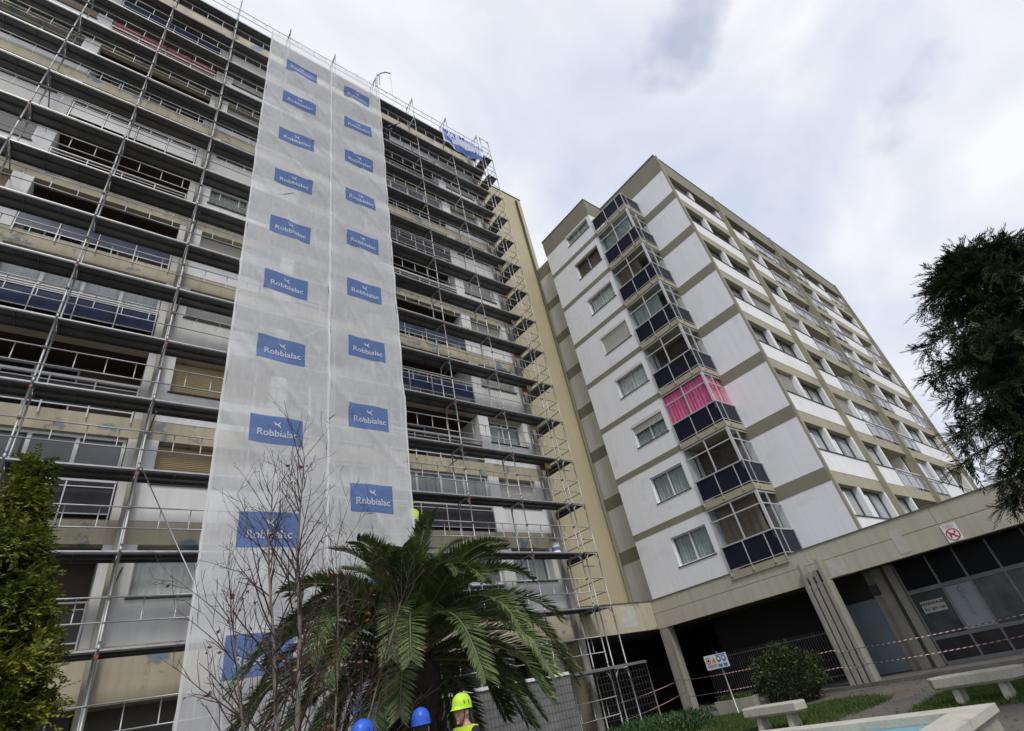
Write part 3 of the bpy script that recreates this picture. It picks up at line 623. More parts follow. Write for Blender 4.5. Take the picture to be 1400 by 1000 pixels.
# return bay round the corner
x0, x1 = 15.80, 16.50
v = []; f = []
for x in (0, x1-x0): tube(v, f, [(x, 0, 0), (x, 0, 2.0)], r_, 8)
tube(v, f, [(0, 0, 1.93), (x1-x0, 0, 1.93)], 0.02, 6)
for (x, s) in ((0, 1), (x1-x0, -1)): tube(v, f, [(x, 0, 1.62), (x+0.07*s, 0, 1.80), (x+0.2*s, 0, 1.92)], 0.017, 6)
rf_me = mesh_of('return_frame', v, f, 'galvanised', True)
v = []; f = []
for b in pl: n = len(v); v += [(q[1], q[0], q[2]) for q in cubev(*b)]; f += [tuple(reversed([i+n for i in q])) for q in CUBEF]
rp_me = mesh_of('return_plank', v, f, 'deck_steel')
v = []; f = []
for zz in (0.5, 1.0): tube(v, f, [(0, 0, zz), (0, DX, zz)], 0.018, 6)
for i in (1, 2): tube(v, f, [(0, DX*i/3, 0.5), (0, DX*i/3, 1.0)], 0.014, 6)
rg_me = mesh_of('return_guardrail', v, f, 'galvanised', True)
for l in range(NL+1):
    for yy in (YS, YS+DX): mk('return_frame', rf_me, (x0, yy, 2.0*l), SF)
    if l >= 2:
        for q in range(2): mk('return_plank', rp_me, (x0+0.02+q*(pw+0.01), YS, 2.0*l), SF)
        mk('return_guardrail', rg_me, (x1, YS, 2.0*l), SF)
        TUBES('end_guardrail', [([(x0, YS, 2.0*l+1.0), (x1, YS, 2.0*l+1.0)], 0.018), ([(x0, YS, 2.0*l+0.5), (x1, YS, 2.0*l+0.5)], 0.018)], 'galvanised', SF, (x0, YS, 2.0*l), 6)
        if l % 2: TUBES('corner_coupler', [([(15.50, YS-0.03, 2.0*l-0.55), (x0+0.35, YS-0.03, 2.0*l-0.55)], 0.022)], 'galv_dull', SF, (x0, YS, 2.0*l-0.5), 6)
for i in (-2, -1, 0, 3, 4, 5):
    x = XS0+DX*i
    for l in range(2, NL): 
        if (l+i) % 2 == 0: B('red_collar', x-0.028, x+0.028, YS-0.028, YS+0.028, 2.0*l-0.17, 2.0*l-0.12, 'red_mark', SF)
TUBES('brace', [([(0.9, YS-0.05, 8.0), (2.55, YS-0.05, 4.95)], 0.014)], 'galvanised', SF, (0.9, YS-0.05, 8.0), 6)
TUBES('brace', [([(5.78, YS-0.05, 22.0), (3.35, YS-0.05, 20.0)], 0.02), ([(5.78, YS-0.05, 14.2), (3.35, YS-0.05, 12.1)], 0.02), ([(5.78, YS-0.05, 10.4), (3.35, YS-0.05, 8.2)], 0.02)], 'galvanised', SF, (5.78, YS-0.05, 14), 6)
M('orange_board', (0.42, 0.13, 0.05), rough=0.7, var=0.2); M('pale_wood', (0.42, 0.33, 0.22), rough=0.8, var=0.2)
for l in range(5, NL):
    B('toe_board', 15.10, 15.50, YI-0.05, YI-0.02, 2.0*l-0.30, 2.0*l-0.09, 'orange_board' if l % 3 else 'pale_wood', SF)
    if l % 2: B('toe_board', 15.15, 15.45, YI-0.35, YI-0.32, 2.0*l-0.34, 2.0*l-0.09, 'pale_wood', SF)
# hoist arm on top of the scaffold
H = thing('hoist_arm', 'bent davit arm with pulley rope clamped to the top of the scaffold', 'hoist', (8.22, 14.5, 33.2))
TUBES('mast', [([(8.22, 14.47, 32.9), (8.28, 14.47, 34.3)], 0.03), ([(8.40, 14.47, 33.3), (8.42, 14.47, 34.35)], 0.025)], 'galv_dull', H, (8.22, 14.47, 33))
TUBES('arm', [([(8.28, 14.47, 34.2), (8.5, 14.4, 34.6), (8.8, 14.35, 34.95), (9.1, 14.3, 35.05)], 0.035)], 'galv_dull', H, (8.28, 14.47, 34.2))
TUBES('rope', [([(9.1, 14.3, 35.05), (9.12, 14.3, 31.6)], 0.008)], 'galv_dull', H, (9.1, 14.3, 35.05), 5)

# ---------------------------------------------------------------- debris netting with printed panels
def net_mat(name, col, alpha, vs=1.2):
    m = bpy.data.materials.new(name); m.use_nodes = True; MATS[name] = m; t = m.node_tree; nd = t.nodes; nd.clear(); ln = t.links.new
    g = nd.new('ShaderNodeNewGeometry'); n = nd.new('ShaderNodeTexNoise'); n.inputs['Scale'].default_value = vs; n.inputs['Detail'].default_value = 5
    ln(g.outputs['Position'], n.inputs['Vector'])
    # fine weave
    mp_ = nd.new('ShaderNodeMapping'); mp_.inputs['Scale'].default_value = (3, 3, 0.9); ln(g.outputs['Position'], mp_.inputs[0])
    n2 = nd.new('ShaderNodeTexNoise'); n2.inputs['Scale'].default_value = 3; n2.inputs['Detail'].default_value = 2; ln(mp_.outputs[0], n2.inputs['Vector'])
    ad = nd.new('ShaderNodeMath'); ad.operation = 'ADD'; ln(n.outputs['Fac'], ad.inputs[0]); ln(n2.outputs['Fac'], ad.inputs[1])
    r = nd.new('ShaderNodeMapRange'); r.inputs['From Min'].default_value = 0.7; r.inputs['From Max'].default_value = 1.3; r.inputs['To Min'].default_value = alpha-0.05; r.inputs['To Max'].default_value = alpha+0.05
    ln(ad.outputs[0], r.inputs['Value'])
    tr = nd.new('ShaderNodeBsdfTransparent'); di = nd.new('ShaderNodeBsdfDiffuse'); di.inputs[0].default_value = (*col, 1); tl = nd.new('ShaderNodeBsdfTranslucent'); tl.inputs[0].default_value = (*col, 1)
    m1 = nd.new('ShaderNodeMixShader'); m1.inputs[0].default_value = 0.3; ln(di.outputs[0], m1.inputs[1]); ln(tl.outputs[0], m1.inputs[2])
    m2 = nd.new('ShaderNodeMixShader'); ln(r.outputs[0], m2.inputs[0]); ln(tr.outputs[0], m2.inputs[1]); ln(m1.outputs[0], m2.inputs[2])
    o = nd.new('ShaderNodeOutputMaterial'); ln(m2.outputs[0], o.inputs['Surface']); return m
net_mat('net_white', (0.94, 0.95, 0.97), 0.585); net_mat('net_blue', (0.125, 0.215, 0.48), 0.74); net_mat('net_print', (0.80, 0.81, 0.84), 0.75); net_mat('net_seam', (0.80, 0.80, 0.81), 0.93)
def ynet(x, z, s):
    """gentle billow of the sheet between the ties"""
    t = ((z-0.3) % 2.0)/2.0
    g_ = math.sin(x*0.9+z*0.37+s)
    fold = abs(((x*0.9+z*0.62+0.4*math.sin(z*0.5+s)) % 2.3)-1.15)
    return YS-0.085-0.085*math.sin(PI*t)*(0.55+0.45*math.sin(x*1.7+z*0.21+s))-0.018*math.sin(x*5.3+z*1.7+s)-0.03*g_-0.05*max(0, 0.16-fold)/0.16
def sheet(name, x0, x1, z0, z1, s, nx, nz, mat, off=0.0, parent=None, wob=0.0):
    v = []; f = []
    for j in range(nz+1):
        for i in range(nx+1):
            z = z0+(z1-z0)*j/nz; x = x0+(x1-x0)*i/nx
            if wob and i in (0, nx): x += wob*math.sin(z*1.9+i)+wob*0.6*math.sin(z*4.7)
            if wob and j == nz: z += 0.12*math.sin(x*1.7+s)
            v.append((x-x0, ynet(x, z, s)-off-YS, z-z0))
    for j in range(nz):
        for i in range(nx): a = j*(nx+1)+i; f.append((a, a+1, a+nx+2, a+nx+1))
    return mk(name, mesh_of(name, v, f, mat, True), (x0, YS, z0), parent)
bird = ([(-0.16, 0.12, 0), (-0.11, 0.11, 0), (-0.03, 0.03, 0), (0.0, 0.055, 0), (0.12, 0.17, 0), (0.05, 0.02, 0), (0.12, -0.10, 0), (0.10, -0.115, 0), (-0.02, -0.02, 0), (-0.08, -0.03, 0)], [(0, 1, 2, 9), (9, 2, 8), (2, 3, 5, 8), (3, 4, 5), (8, 5, 6, 7)])
for side, (xa, xb, s, zc0, dz, n, lx) in {'L': (2.42, 5.5, 0.3, 30.04, 2.94, 11, (3.2, 4.72)), 'R': (5.52, 8.28, 2.1, 30.48, 2.862, 11, (6.2, 7.63))}.items():
    net = sheet('debris_netting', xa, xb, 0.2, 32.7, s, 44, 260, 'net_white', wob=0.035)
    tag(net, 'white debris netting strip with blue printed panels, ' + ('beside the beige roller shutters' if side == 'L' else 'hanging down behind the palm'), 'netting', 'printed debris nets hung on the scaffold')
    for xe in (xa, xb):
        o_ = sheet('seam', xe-0.03, xe+0.03, 0.2, 32.68, s, 2, 190, 'net_seam', 0.006, net)
    for q in range(n):
        zc = zc0-dz*q; sk = random.uniform(-0.02, 0.02)
        if zc < 0.9: continue
        p = sheet('printed_panel', lx[0]+sk, lx[1]+sk, zc-0.46, zc+0.46, s, 24, 14, 'net_blue', 0.008, net)
        lo = (( lx[0]+lx[1])/2+0.02, ynet((lx[0]+lx[1])/2, zc, s)-0.075, zc-0.13)
        for nm, me, zz in (('lettering', text_mesh('Robbialac', 0.30, 'net_print', 0.004), lo[2]), ('bird_emblem', mesh_of('bird', [(a*0.8, b*0.8, c) for a, b, c in bird[0]], bird[1], 'net_print'), zc+0.16)):
            for q_ in me.vertices: a_, b_ = q_.co.x, q_.co.y; q_.co = (a_, ynet(lo[0]+a_, zz+b_, s)-0.022-lo[1], b_)      # print follows the cloth
            mk(nm, me, (lo[0], lo[1], zz), p)
# banner at the top corner
ban = thing('banner', 'blue and white banner tied to the top corner of the scaffold', 'banner', (12.45, 14.4, 30.55))
M('banner_white', (0.50, 0.54, 0.66), rough=0.6, var=0.08); M('banner_blue', (0.055, 0.12, 0.38), rough=0.6, var=0.15)
def bsheet(name, x0, x1, t0, t1, mat, off):
    v = []; f = []; nx, nz = 24, 8
    for j in range(nz+1):
        for i in range(nx+1):
            x = x0+(x1-x0)*i/nx; t = t0+(t1-t0)*j/nz; zt = 32.38; zb = 30.62+0.10*math.sin(x*2.2)+0.06*math.sin(x*5.1)
            y = 14.44-0.10*math.sin(x*2.1+t*1.5)*(1-t)-off-0.04*math.sin(x*6+t*2)*(1-t*0.6)
            v.append((x-12.45, y-14.4, zb+(zt-zb)*t-30.55))
    for j in range(nz):
        for i in range(nx): a = j*(nx+1)+i; f.append((a, a+1, a+nx+2, a+nx+1))
    return mk(name, mesh_of(name, v, f, mat, True), (12.45, 14.4, 30.55), ban)
bsheet('cloth', 12.45, 15.42, 0, 1, 'banner_white', 0)
bsheet('blue_strip', 12.55, 13.2, 0.12, 0.55, 'banner_blue', 0.006); bsheet('blue_strip', 13.3, 15.4, 0.0, 0.40, 'banner_blue', 0.006); bsheet('blue_strip', 12.55, 13.5, 0.65, 0.95, 'banner_blue', 0.006)
mk('lettering', text_mesh('Matoda', 0.62, 'banner_blue', 0.01), (14.45, 14.16, 31.65), ban, (PI/2, 0, 0))
mk('lettering', text_mesh('912 200 217', 0.36, 'ink_white', 0.004), (14.4, 14.2, 30.98), ban, (PI/2, 0, 0))
v, f = [(-0.3, -.3, 0), (-.12, .3, 0), (0, 0, 0), (.12, .3, 0), (.3, -.3, 0), (.1, -.02, 0), (0, -.3, 0), (-.1, -.02, 0)], [(0, 1, 7), (7, 1, 2, 6), (6, 2, 3, 5), (5, 3, 4)]
mk('emblem', mesh_of('emblem', v, f, 'ink_white'), (12.95, 14.22, 31.5), ban, (PI/2, 0, 0))
# ---------------------------------------------------------------- ground
patches(M('ground_paving', (0.105, 0.098, 0.085), var=0.25, vs=0.8, bump=0.4, bs=25, fine=0.25, rough=0.9), (0.10, 0.075, 0.04), 0.55, 0.7, 0.5, fac=0.6)
g = mk('ground', mesh_of('ground', [(-900, -900, 0), (900, -900, 0), (900, 900, 0), (-900, 900, 0)], [(0, 1, 2, 3)], 'ground_paving')); g['kind'] = 'structure'
pv = B('arcade_pavement', 19.95, 33, -3.6, 15.6, 0.004, 0.1, 'arcade_floor'); pv['kind'] = 'structure'
# ---------------------------------------------------------------- vegetation materials
def leaf_mat(name, cols, rough=0.6, transl=0.15, spec=0.3):
    """each leaf takes its own shade from the list"""
    m = bpy.data.materials.new(name); m.use_nodes = True; MATS[name] = m; t = m.node_tree; nd = t.nodes; ln = t.links.new
    b = nd['Principled BSDF']; b.inputs['Roughness'].default_value = rough; b.inputs['Specular IOR Level'].default_value = spec
    g = nd.new('ShaderNodeNewGeometry'); r = nd.new('ShaderNodeValToRGB'); n = nd.new('ShaderNodeTexNoise'); n.inputs['Scale'].default_value = 2.2
    ln(g.outputs['Position'], n.inputs['Vector'])
    ad = nd.new('ShaderNodeMath'); ad.operation = 'MULTIPLY_ADD'; ad.inputs[1].default_value = 0.65; ln(g.outputs['Random Per Island'], ad.inputs[0])
    su = nd.new('ShaderNodeMath'); su.operation = 'MULTIPLY_ADD'; su.inputs[1].default_value = 0.9; su.inputs[2].default_value = -0.28; ln(n.outputs['Fac'], su.inputs[0]); ln(su.outputs[0], ad.inputs[2])
    while len(r.color_ramp.elements) < len(cols): r.color_ramp.elements.new(0.5)
    for i, c in enumerate(cols): r.color_ramp.elements[i].position = i/(len(cols)-1); r.color_ramp.elements[i].color = (*c, 1)
    ln(ad.outputs[0], r.inputs['Fac']); ln(r.outputs[0], b.inputs['Base Color'])
    tl = nd.new('ShaderNodeBsdfTranslucent'); ln(r.outputs[0], tl.inputs[0]); ms = nd.new('ShaderNodeMixShader'); ms.inputs[0].default_value = transl
    o = nd['Material Output']; ln(b.outputs[0], ms.inputs[1]); ln(tl.outputs[0], ms.inputs[2]); ln(ms.outputs[0], o.inputs['Surface']); return m
leaf_mat('palm_leaf', [(0.026, 0.044, 0.018), (0.065, 0.100, 0.034), (0.115, 0.155, 0.048), (0.24, 0.27, 0.085)], rough=0.42, spec=0.4)
leaf_mat('conifer_dark', [(0.014, 0.021, 0.009), (0.036, 0.052, 0.019), (0.075, 0.10, 0.034)], transl=0.05)
leaf_mat('conifer_yellow', [(0.022, 0.036, 0.008), (0.075, 0.11, 0.016), (0.17, 0.205, 0.026), (0.38, 0.33, 0.04)], transl=0.15)
leaf_mat('bush_leaf', [(0.014, 0.022, 0.010), (0.03, 0.045, 0.016), (0.055, 0.075, 0.022), (0.10, 0.11, 0.03)], rough=0.4)
leaf_mat('grass_blade', [(0.03, 0.055, 0.012), (0.055, 0.10, 0.02), (0.085, 0.13, 0.03), (0.13, 0.13, 0.05)], transl=0.25)
leaf_mat('cover_leaf', [(0.02, 0.05, 0.015), (0.04, 0.09, 0.03), (0.07, 0.13, 0.045)], transl=0.2)
leaf_mat('autumn_leaf', [(0.11, 0.03, 0.018), (0.20, 0.055, 0.03), (0.24, 0.10, 0.035)], transl=0.3)
M('bark_grey', (0.17, 0.145, 0.125), var=0.3, vs=9, bump=0.4, bs=60, rough=0.9)
M('twig', (0.052, 0.032, 0.029), var=0.3, vs=9, rough=0.85)
M('bark_dark', (0.035, 0.028, 0.022), var=0.4, vs=8, bump=0.6, bs=30, rough=0.95)
M('palm_rachis', (0.10, 0.115, 0.045), var=0.2, vs=5, rough=0.5)

def leaves(name, P, D, U, ln, wd, mat, parent=None, loc=(0, 0, 0), fold=0.25):
    """pointed leaf at each P along D, lying across U: two quads folded on the midrib"""
    P = np.asarray(P, float)-np.array(loc); D = np.asarray(D, float); U = np.asarray(U, float); n = len(P)
    D = D/np.linalg.norm(D, axis=1, keepdims=True); S = np.cross(D, U); S /= np.linalg.norm(S, axis=1, keepdims=True)+1e-9; N = np.cross(S, D)
    ln = np.broadcast_to(ln, n)[:, None]; wd = np.broadcast_to(wd, n)[:, None]
    a = P; t = P+D*ln; m_ = P+D*ln*0.45; l = m_+S*wd*0.5+N*wd*fold; r = m_-S*wd*0.5+N*wd*fold
    V = np.stack([a, l, t, r], 1).reshape(-1, 3); Q = np.arange(4*n).reshape(n, 4)
    return mk(name, npmesh(name, V, Q, mat), loc, parent)

# ---------------------------------------------------------------- palm
PC = Vector((5.62, 10.3, 2.62))
palm = thing('palm_tree', 'date palm with long arching feathery fronds in front of the netting', 'palm', (PC.x, PC.y, 0))
v = []; f = []
pts = [Vector((0, 0, z)) for z in (0, 0.5, 1.2, 1.8, 2.3, 2.75)]; tube(v, f, pts, [0.46, 0.40, 0.40, 0.47, 0.52, 0.30], 18)
mk('trunk', mesh_of('palm_trunk', v, f, 'bark_dark', True), (PC.x, PC.y, 0), palm)
v = []; f = []
for i in range(130):                                   # stubs of cut fronds on the trunk
    a = i*2.39996; z = 0.3+2.3*i/130; r = 0.42+0.06*math.sin(z*2)
    d = Vector((math.cos(a), math.sin(a), 0)); p = d*(r-0.05)+Vector((0, 0, z)); tube(v, f, [p, p+d*0.10+Vector((0, 0, 0.10)), p+d*0.16+Vector((0, 0, 0.24))], [0.07, 0.055, 0.02], 5)
mk('frond_stub', mesh_of('frond_stub', v, f, 'bark_dark'), (PC.x, PC.y, 0), palm)['kind'] = 'stuff'
rp_ = random.Random(11)
NF = 90
for i in range(NF):
    t = i/(NF-1); az = i*2.39996+rp_.uniform(-0.15, 0.15)
    el = math.radians(85-90*t**0.95+rp_.uniform(-6, 6)); Lf = 2.45+1.05*min(1, t*1.6)+rp_.uniform(-0.25, 0.3)
    if t > 0.7: Lf -= 0.8*(t-0.7)/0.3
    h = Vector((math.cos(az), math.sin(az), 0)); n = 22
    if el < math.radians(22) and h.dot(Vector((-0.48, -0.88, 0))) > 0.45 and rp_.random() < 0.7: continue
    pts = [PC+Vector((h.x*0.16, h.y*0.16, 0.15-0.25*t))]; e_ = el; bend = 0.038+0.04*rp_.random()+0.035*min(1, t*2)*(1-0.5*t)
    side = rp_.uniform(-0.015, 0.015); hh = h.copy()
    for s in range(n):
        e_ = max(e_-bend*(0.25+1.6*s/n), math.radians(-62)); hh.rotate(Matrix.Rotation(side, 3, 'Z'))
        pts.append(pts[-1]+(hh*math.cos(e_)+Vector((0, 0, math.sin(e_))))*(Lf/n))
    lo = pts[0]; V0 = []; F0 = []
    tube(V0, F0, [p-lo for p in pts], [0.034*(1-0.85*s/n)+0.004 for s in range(n+1)], 5)
    fr = mk('frond', mesh_of('frond', V0, F0, 'palm_rachis', True), lo, palm)
    P = []; D = []; U = []; LN = []; WD = []
    NLf = 104; tw = rp_.uniform(-0.35, 0.35)
    for q in range(NLf):
        u = 0.13+0.865*q/(NLf-1); s = u*n; j = min(int(s), n-1); p = pts[j].lerp(pts[j+1], s-j); d = (pts[j+1]-pts[j]).normalized()
        sd = d.cross(Vector((0, 0, 1)));  sd = sd.normalized() if sd.length > 0.05 else Vector((-h.y, h.x, 0)); up = sd.cross(d)
        sd.rotate(Matrix.Rotation(tw*u, 3, d)); up.rotate(Matrix.Rotation(tw*u, 3, d))
        l0 = 0.50*(math.sin(PI*(0.16+0.74*u))**0.6)*(0.5 if u < 0.2 else 1)
        for sg_ in (-1, 1):
            w = d*(0.62+0.5*u)+sd*sg_*0.95+up*rp_.uniform(0.22, 0.5)+Vector((rp_.uniform(-.06, .06), rp_.uniform(-.06, .06), rp_.uniform(-.22, .02)))
            P.append(p); D.append(w); U.append(up); LN.append(l0*rp_.uniform(0.88, 1.08)); WD.append(0.041)
    leaves('leaflets', P, D, U, np.array(LN), np.array(WD), 'palm_leaf', fr, lo)

# ---------------------------------------------------------------- bare multi-stemmed tree
bt = thing('bare_tree', 'leafless multi-stemmed young tree with a few reddish leaves, in front of the palm', 'tree', (2.4, 7.0, 0))
rt = random.Random(5); twv = []; twf = []; LP = []; LD = []
def grow(p, d, L_, r, lev, v, f):
    n = max(4, int(L_/0.13)); pts = [p.copy()]; rad = [r]; d = d.normalized(); kids = []
    for s in range(n):
        gs = 0.022 if lev == 0 else 0.06; d = (d+Vector((rt.gauss(0, gs), rt.gauss(0, gs), rt.gauss(0.02, 0.03)))).normalized(); p = p+d*(L_/n); pts.append(p.copy()); rad.append(r*(1-0.88*(s+1)/n)+0.0016)
        u = (s+1)/n
        if lev == 0 and u > 0.24 and rt.random() < 0.92: kids.append((p.copy(), d.copy(), rad[-1], u))
        if lev == 0 and u > 0.5 and rt.random() < 0.55: kids.append((p.copy(), d.copy(), rad[-1], u))
        if lev in (1, 2) and u > 0.2 and rt.random() < (0.70 if lev == 1 else 0.45): kids.append((p.copy(), d.copy(), rad[-1], u))
    tube(v if lev == 0 else twv, f if lev == 0 else twf, pts, rad, 7 if lev == 0 else (5 if lev == 1 else 4))
    for (q, dd, rr, u) in kids:
        a = rt.uniform(0, 2*PI); per = dd.cross(Vector((math.cos(a), math.sin(a), 0.2))).normalized()
        nd_ = (dd*rt.uniform(0.8, 1.15)+per*rt.uniform(0.55, 1.0)+Vector((0, 0, 0.2))).normalized()
        grow(q, nd_, (rt.uniform(0.7, 1.75)*(1.15-0.65*u) if lev == 0 else (rt.uniform(0.16, 0.5) if lev == 1 else rt.uniform(0.05, 0.18))), min(rr*0.6, 0.012 if lev == 0 else 0.006), lev+1, v, f)
    if lev >= 1 and rt.random() < (0.08 if pts[0].z < 3.4 else 0.015):
        for _ in range(rt.choice((1, 1, 2))): LP.append(pts[rt.randrange(len(pts)//2, len(pts))]); LD.append((rt.uniform(-1, 1), rt.uniform(-1, 1), rt.uniform(-1, 0.2)))
stems = [((2.36, 7.0), (-0.03, 0, 1), 4.5, 0.036), ((2.39, 7.03), (0.012, 0.03, 1), 4.95, 0.042), ((2.45, 7.0), (0.25, 0.1, 1), 3.7, 0.020),
         ((2.34, 7.0), (-0.40, 0.0, 0.95), 3.3, 0.022), ((2.47, 7.05), (0.42, 0.0, 0.95), 3.2, 0.018)]
for (x, y), d, L_, r in stems:
    v = []; f = []; grow(Vector((x, y, 0.0)), Vector(d), L_, r, 0, v, f)
    mk('stem', mesh_of('stem', [(a-x, b-y, c) for a, b, c in v], f, 'bark_grey', True), (x, y, 0), bt)
tw = mk('twigs', mesh_of('twigs', [(a-2.4, b-7.0, c) for a, b, c in twv], twf, 'twig', True), (2.4, 7.0, 0), bt); tw['kind'] = 'stuff'
n = len(LP); lv = leaves('withered_leaves', [tuple(p) for p in LP], LD, rng.normal(size=(n, 3)), rng.uniform(0.05, 0.085, n), rng.uniform(0.03, 0.05, n), 'autumn_leaf', bt, (2.4, 7.0, 0), 0.5); lv['kind'] = 'stuff'

# ---------------------------------------------------------------- conifers and shrubs
def spray_tree(name, label, x, y, H, prof, nbr, spr, lf, ll, lw, mat, bark, droop, seed, tr=0.1, cat='conifer', zmin=0.1, inner=0.15, fan=0.5, jit=0.22, spread=(0.78, 1.12)):
    """trunk with limbs; every limb carries drooping sprays of scale leaves"""
    R_ = np.random.default_rng(seed); T = thing(name, label, cat, (x, y, 0)); v = []; f = []
    tube(v, f, [Vector((0, 0, 0)), Vector((0.02, 0, H*0.4)), Vector((0, 0.02, H*0.97))], [tr, tr*0.7, 0.012], 9); mk('trunk', mesh_of('trunk', v, f, bark, True), (x, y, 0), T)
    v = []; f = []; P = []; D = []; U = []
    for b in range(nbr):
        z = zmin+(H-zmin)*(R_.random()**0.9); rr = prof(z/H)*R_.uniform(*spread); a = R_.uniform(0, 2*PI); c, s = math.cos(a), math.sin(a)
        if rr < 0.05: rr = 0.05
        n = 7; pts = []
        for i in range(n+1):
            u = i/n; pts.append(np.array([c*rr*u, s*rr*u, z+rr*(0.38*u-droop*u*u)]))
        tube(v, f, [Vector(p) for p in pts], [0.014*(1-0.8*i/n)*min(1.6, 0.5+rr) for i in range(n+1)], 4)
        for k in range(max(3, int(spr*rr))):
            u = inner+(1-inner)*R_.random()**0.65; i = min(int(u*n), n-1); p = pts[i]+(pts[i+1]-pts[i])*(u*n-i)
            out = np.array([c, s, 0])*R_.uniform(0.3, 1.0)+R_.normal(size=3)*0.55; out[2] -= droop*R_.uniform(0.1, 0.9); out /= np.linalg.norm(out)
            sl = ll*R_.uniform(2.2, 4.2); nn = np.cross(out, [0, 0, 1.0])+R_.normal(size=3)*0.25; nn /= np.linalg.norm(nn)
            for q in range(lf):
                t = (q+0.5)/lf; base = p+out*sl*t+np.array([0, 0, -1])*droop*sl*t*t*0.6
                sd = nn*(1 if q % 2 else -1)*fan; P.append(base); D.append(out*(0.7+0.3*t)+sd+R_.normal(size=3)*jit); U.append(np.cross(out, nn)+R_.normal(size=3)*jit)
    mk('limbs', mesh_of('limbs', v, f, bark, True), (x, y, 0), T)['kind'] = 'stuff'
    N = len(P); o = leaves('crown', np.array(P)+np.array([x, y, 0]), D, U, ll*R_.uniform(0.7, 1.3, N), lw*R_.uniform(0.8, 1.2, N), mat, T, (x, y, 0)); o['kind'] = 'stuff'
    return T
def prof_dark(t):
    z = t*7.55
    return float(np.interp(z, [0, 2.3, 3.9, 5.9, 6.9, 7.3, 7.55], [2.8, 2.50, 2.0, 1.42, 0.85, 0.5, 0.15]))
spray_tree('cypress_tree', 'dark drooping cypress tree rising in front of the arcade fascia', 13.0, -0.3, 7.55, prof_dark, 300, 36, 16, 0.105, 0.022, 'conifer_dark', 'bark_dark', 0.42, 21, tr=0.2, zmin=2.75, cat='tree', fan=0.42, jit=0.10, spread=(0.5, 1.18))
spray_tree('cypress_shrub', 'narrow conifer with yellow-green sprays in front of the scaffold', -0.36, 5.0, 3.72, lambda t: float(np.interp(t*3.72, [0, 1.0, 2.05, 2.7, 3.2, 3.72], [0.57, 0.53, 0.43, 0.28, 0.12, 0.02])), 560, 92, 9, 0.033, 0.020, 'conifer_yellow', 'bark_dark', 0.16, 4, tr=0.06, cat='tree', fan=0.8)
def round_bush(name, label, c, r, n, ll, lw, mat, seed, cat='bush'):
    R_ = np.random.default_rng(seed); T = thing(name, label, cat, (c[0], c[1], 0)); d = R_.normal(size=(n, 3)); d /= np.linalg.norm(d, axis=1, keepdims=True)
    lump = 1+0.16*np.sin(d[:, 0]*4+1)*np.cos(d[:, 1]*5+0.5)+0.10*np.sin(d[:, 2]*9+d[:, 0]*7)+0.06*np.sin(d[:, 1]*17)+0.12*(R_.random(n) < 0.06); rad = R_.uniform(0.55, 1.0, n)**0.5*lump
    P = np.array(c)+d*rad[:, None]*np.array(r); k = P[:, 2] > 0.03; P = P[k]; d = d[k]
    v = []; f = []
    for i in range(26):
        q = R_.normal(size=3); q[2] = abs(q[2])+0.3; q /= np.linalg.norm(q); tube(v, f, [Vector((0, 0, 0.0)), Vector(q*np.array(r)*0.5), Vector(q*np.array(r)*0.95+np.array([0, 0, 0.1]))], [0.02, 0.012, 0.004], 4)
    mk('branches', mesh_of('branches', v, f, 'bark_dark'), (c[0], c[1], 0.0), T)
    o = leaves('crown', P, d+R_.normal(size=d.shape)*0.6, R_.normal(size=d.shape)+np.array([0, 0, 0.6]), ll*R_.uniform(0.7, 1.3, len(P)), lw*R_.uniform(0.8, 1.2, len(P)), mat, T, (c[0], c[1], 0)); o['kind'] = 'stuff'; return T
round_bush('bush', 'clipped rounded evergreen bush beside the arcade columns', (18.45, 9.85, 0.72), (0.95, 1.02, 0.80), 9000, 0.085, 0.045, 'bush_leaf', 8)
# grass, counted by nobody
def grass(name, label, regions, dens, h, mat='grass_blade', seed=2):
    R_ = np.random.default_rng(seed); P = []
    for (x0, x1, y0, y1) in regions:
        n = int((x1-x0)*(y1-y0)*dens); q = np.c_[R_.uniform(x0, x1, n), R_.uniform(y0, y1, n)]
        cxy = np.array([(x0+x1)/2, (y0+y1)/2]); e_ = np.abs((q-cxy)/np.array([(x1-x0)/2, (y1-y0)/2])); rr = (e_**3).sum(1)+0.35*np.sin(q[:, 0]*2.3+1)*np.cos(q[:, 1]*2.9)
        keep = R_.random(n) < np.clip(1.6-rr*1.25, 0, 1); P.append(q[keep])
    P = np.concatenate(P); n = len(P); P = np.c_[P, np.full(n, 0.0)]
    D = R_.normal(size=(n, 3))*0.45; D[:, 2] = 1
    o = leaves(name, P, D, R_.normal(size=(n, 3)), h*R_.uniform(0.5, 1.3, n), np.full(n, 0.016), mat, None, (0, 0, 0)); tag(o, label, 'grass', None, 'stuff'); return o
grass('grass', 'short green grass round the concrete benches', [(12.4, 16.2, 2.6, 5.0), (12.6, 17.0, 6.2, 10.2), (14.6, 17.4, 9.6, 12.2)], 1500, 0.11)
R_ = np.random.default_rng(31)
n = 5200; P = np.c_[R_.uniform(11.2, 15.6, n), R_.uniform(10.9, 13.6, n), R_.uniform(0.05, 0.42, n)]; P = P[(P[:, 1]-10.9) < 0.9+0.5*(P[:, 0]-11.2)]
D = R_.normal(size=P.shape); D[:, 2] = np.abs(D[:, 2])+0.4
tag(leaves('ground_cover', P, D, R_.normal(size=P.shape), R_.uniform(0.09, 0.2, len(P)), R_.uniform(0.035, 0.06, len(P)), 'cover_leaf'), 'bright green leafy ground cover at the foot of the scaffold corner', 'plants', None, 'stuff')

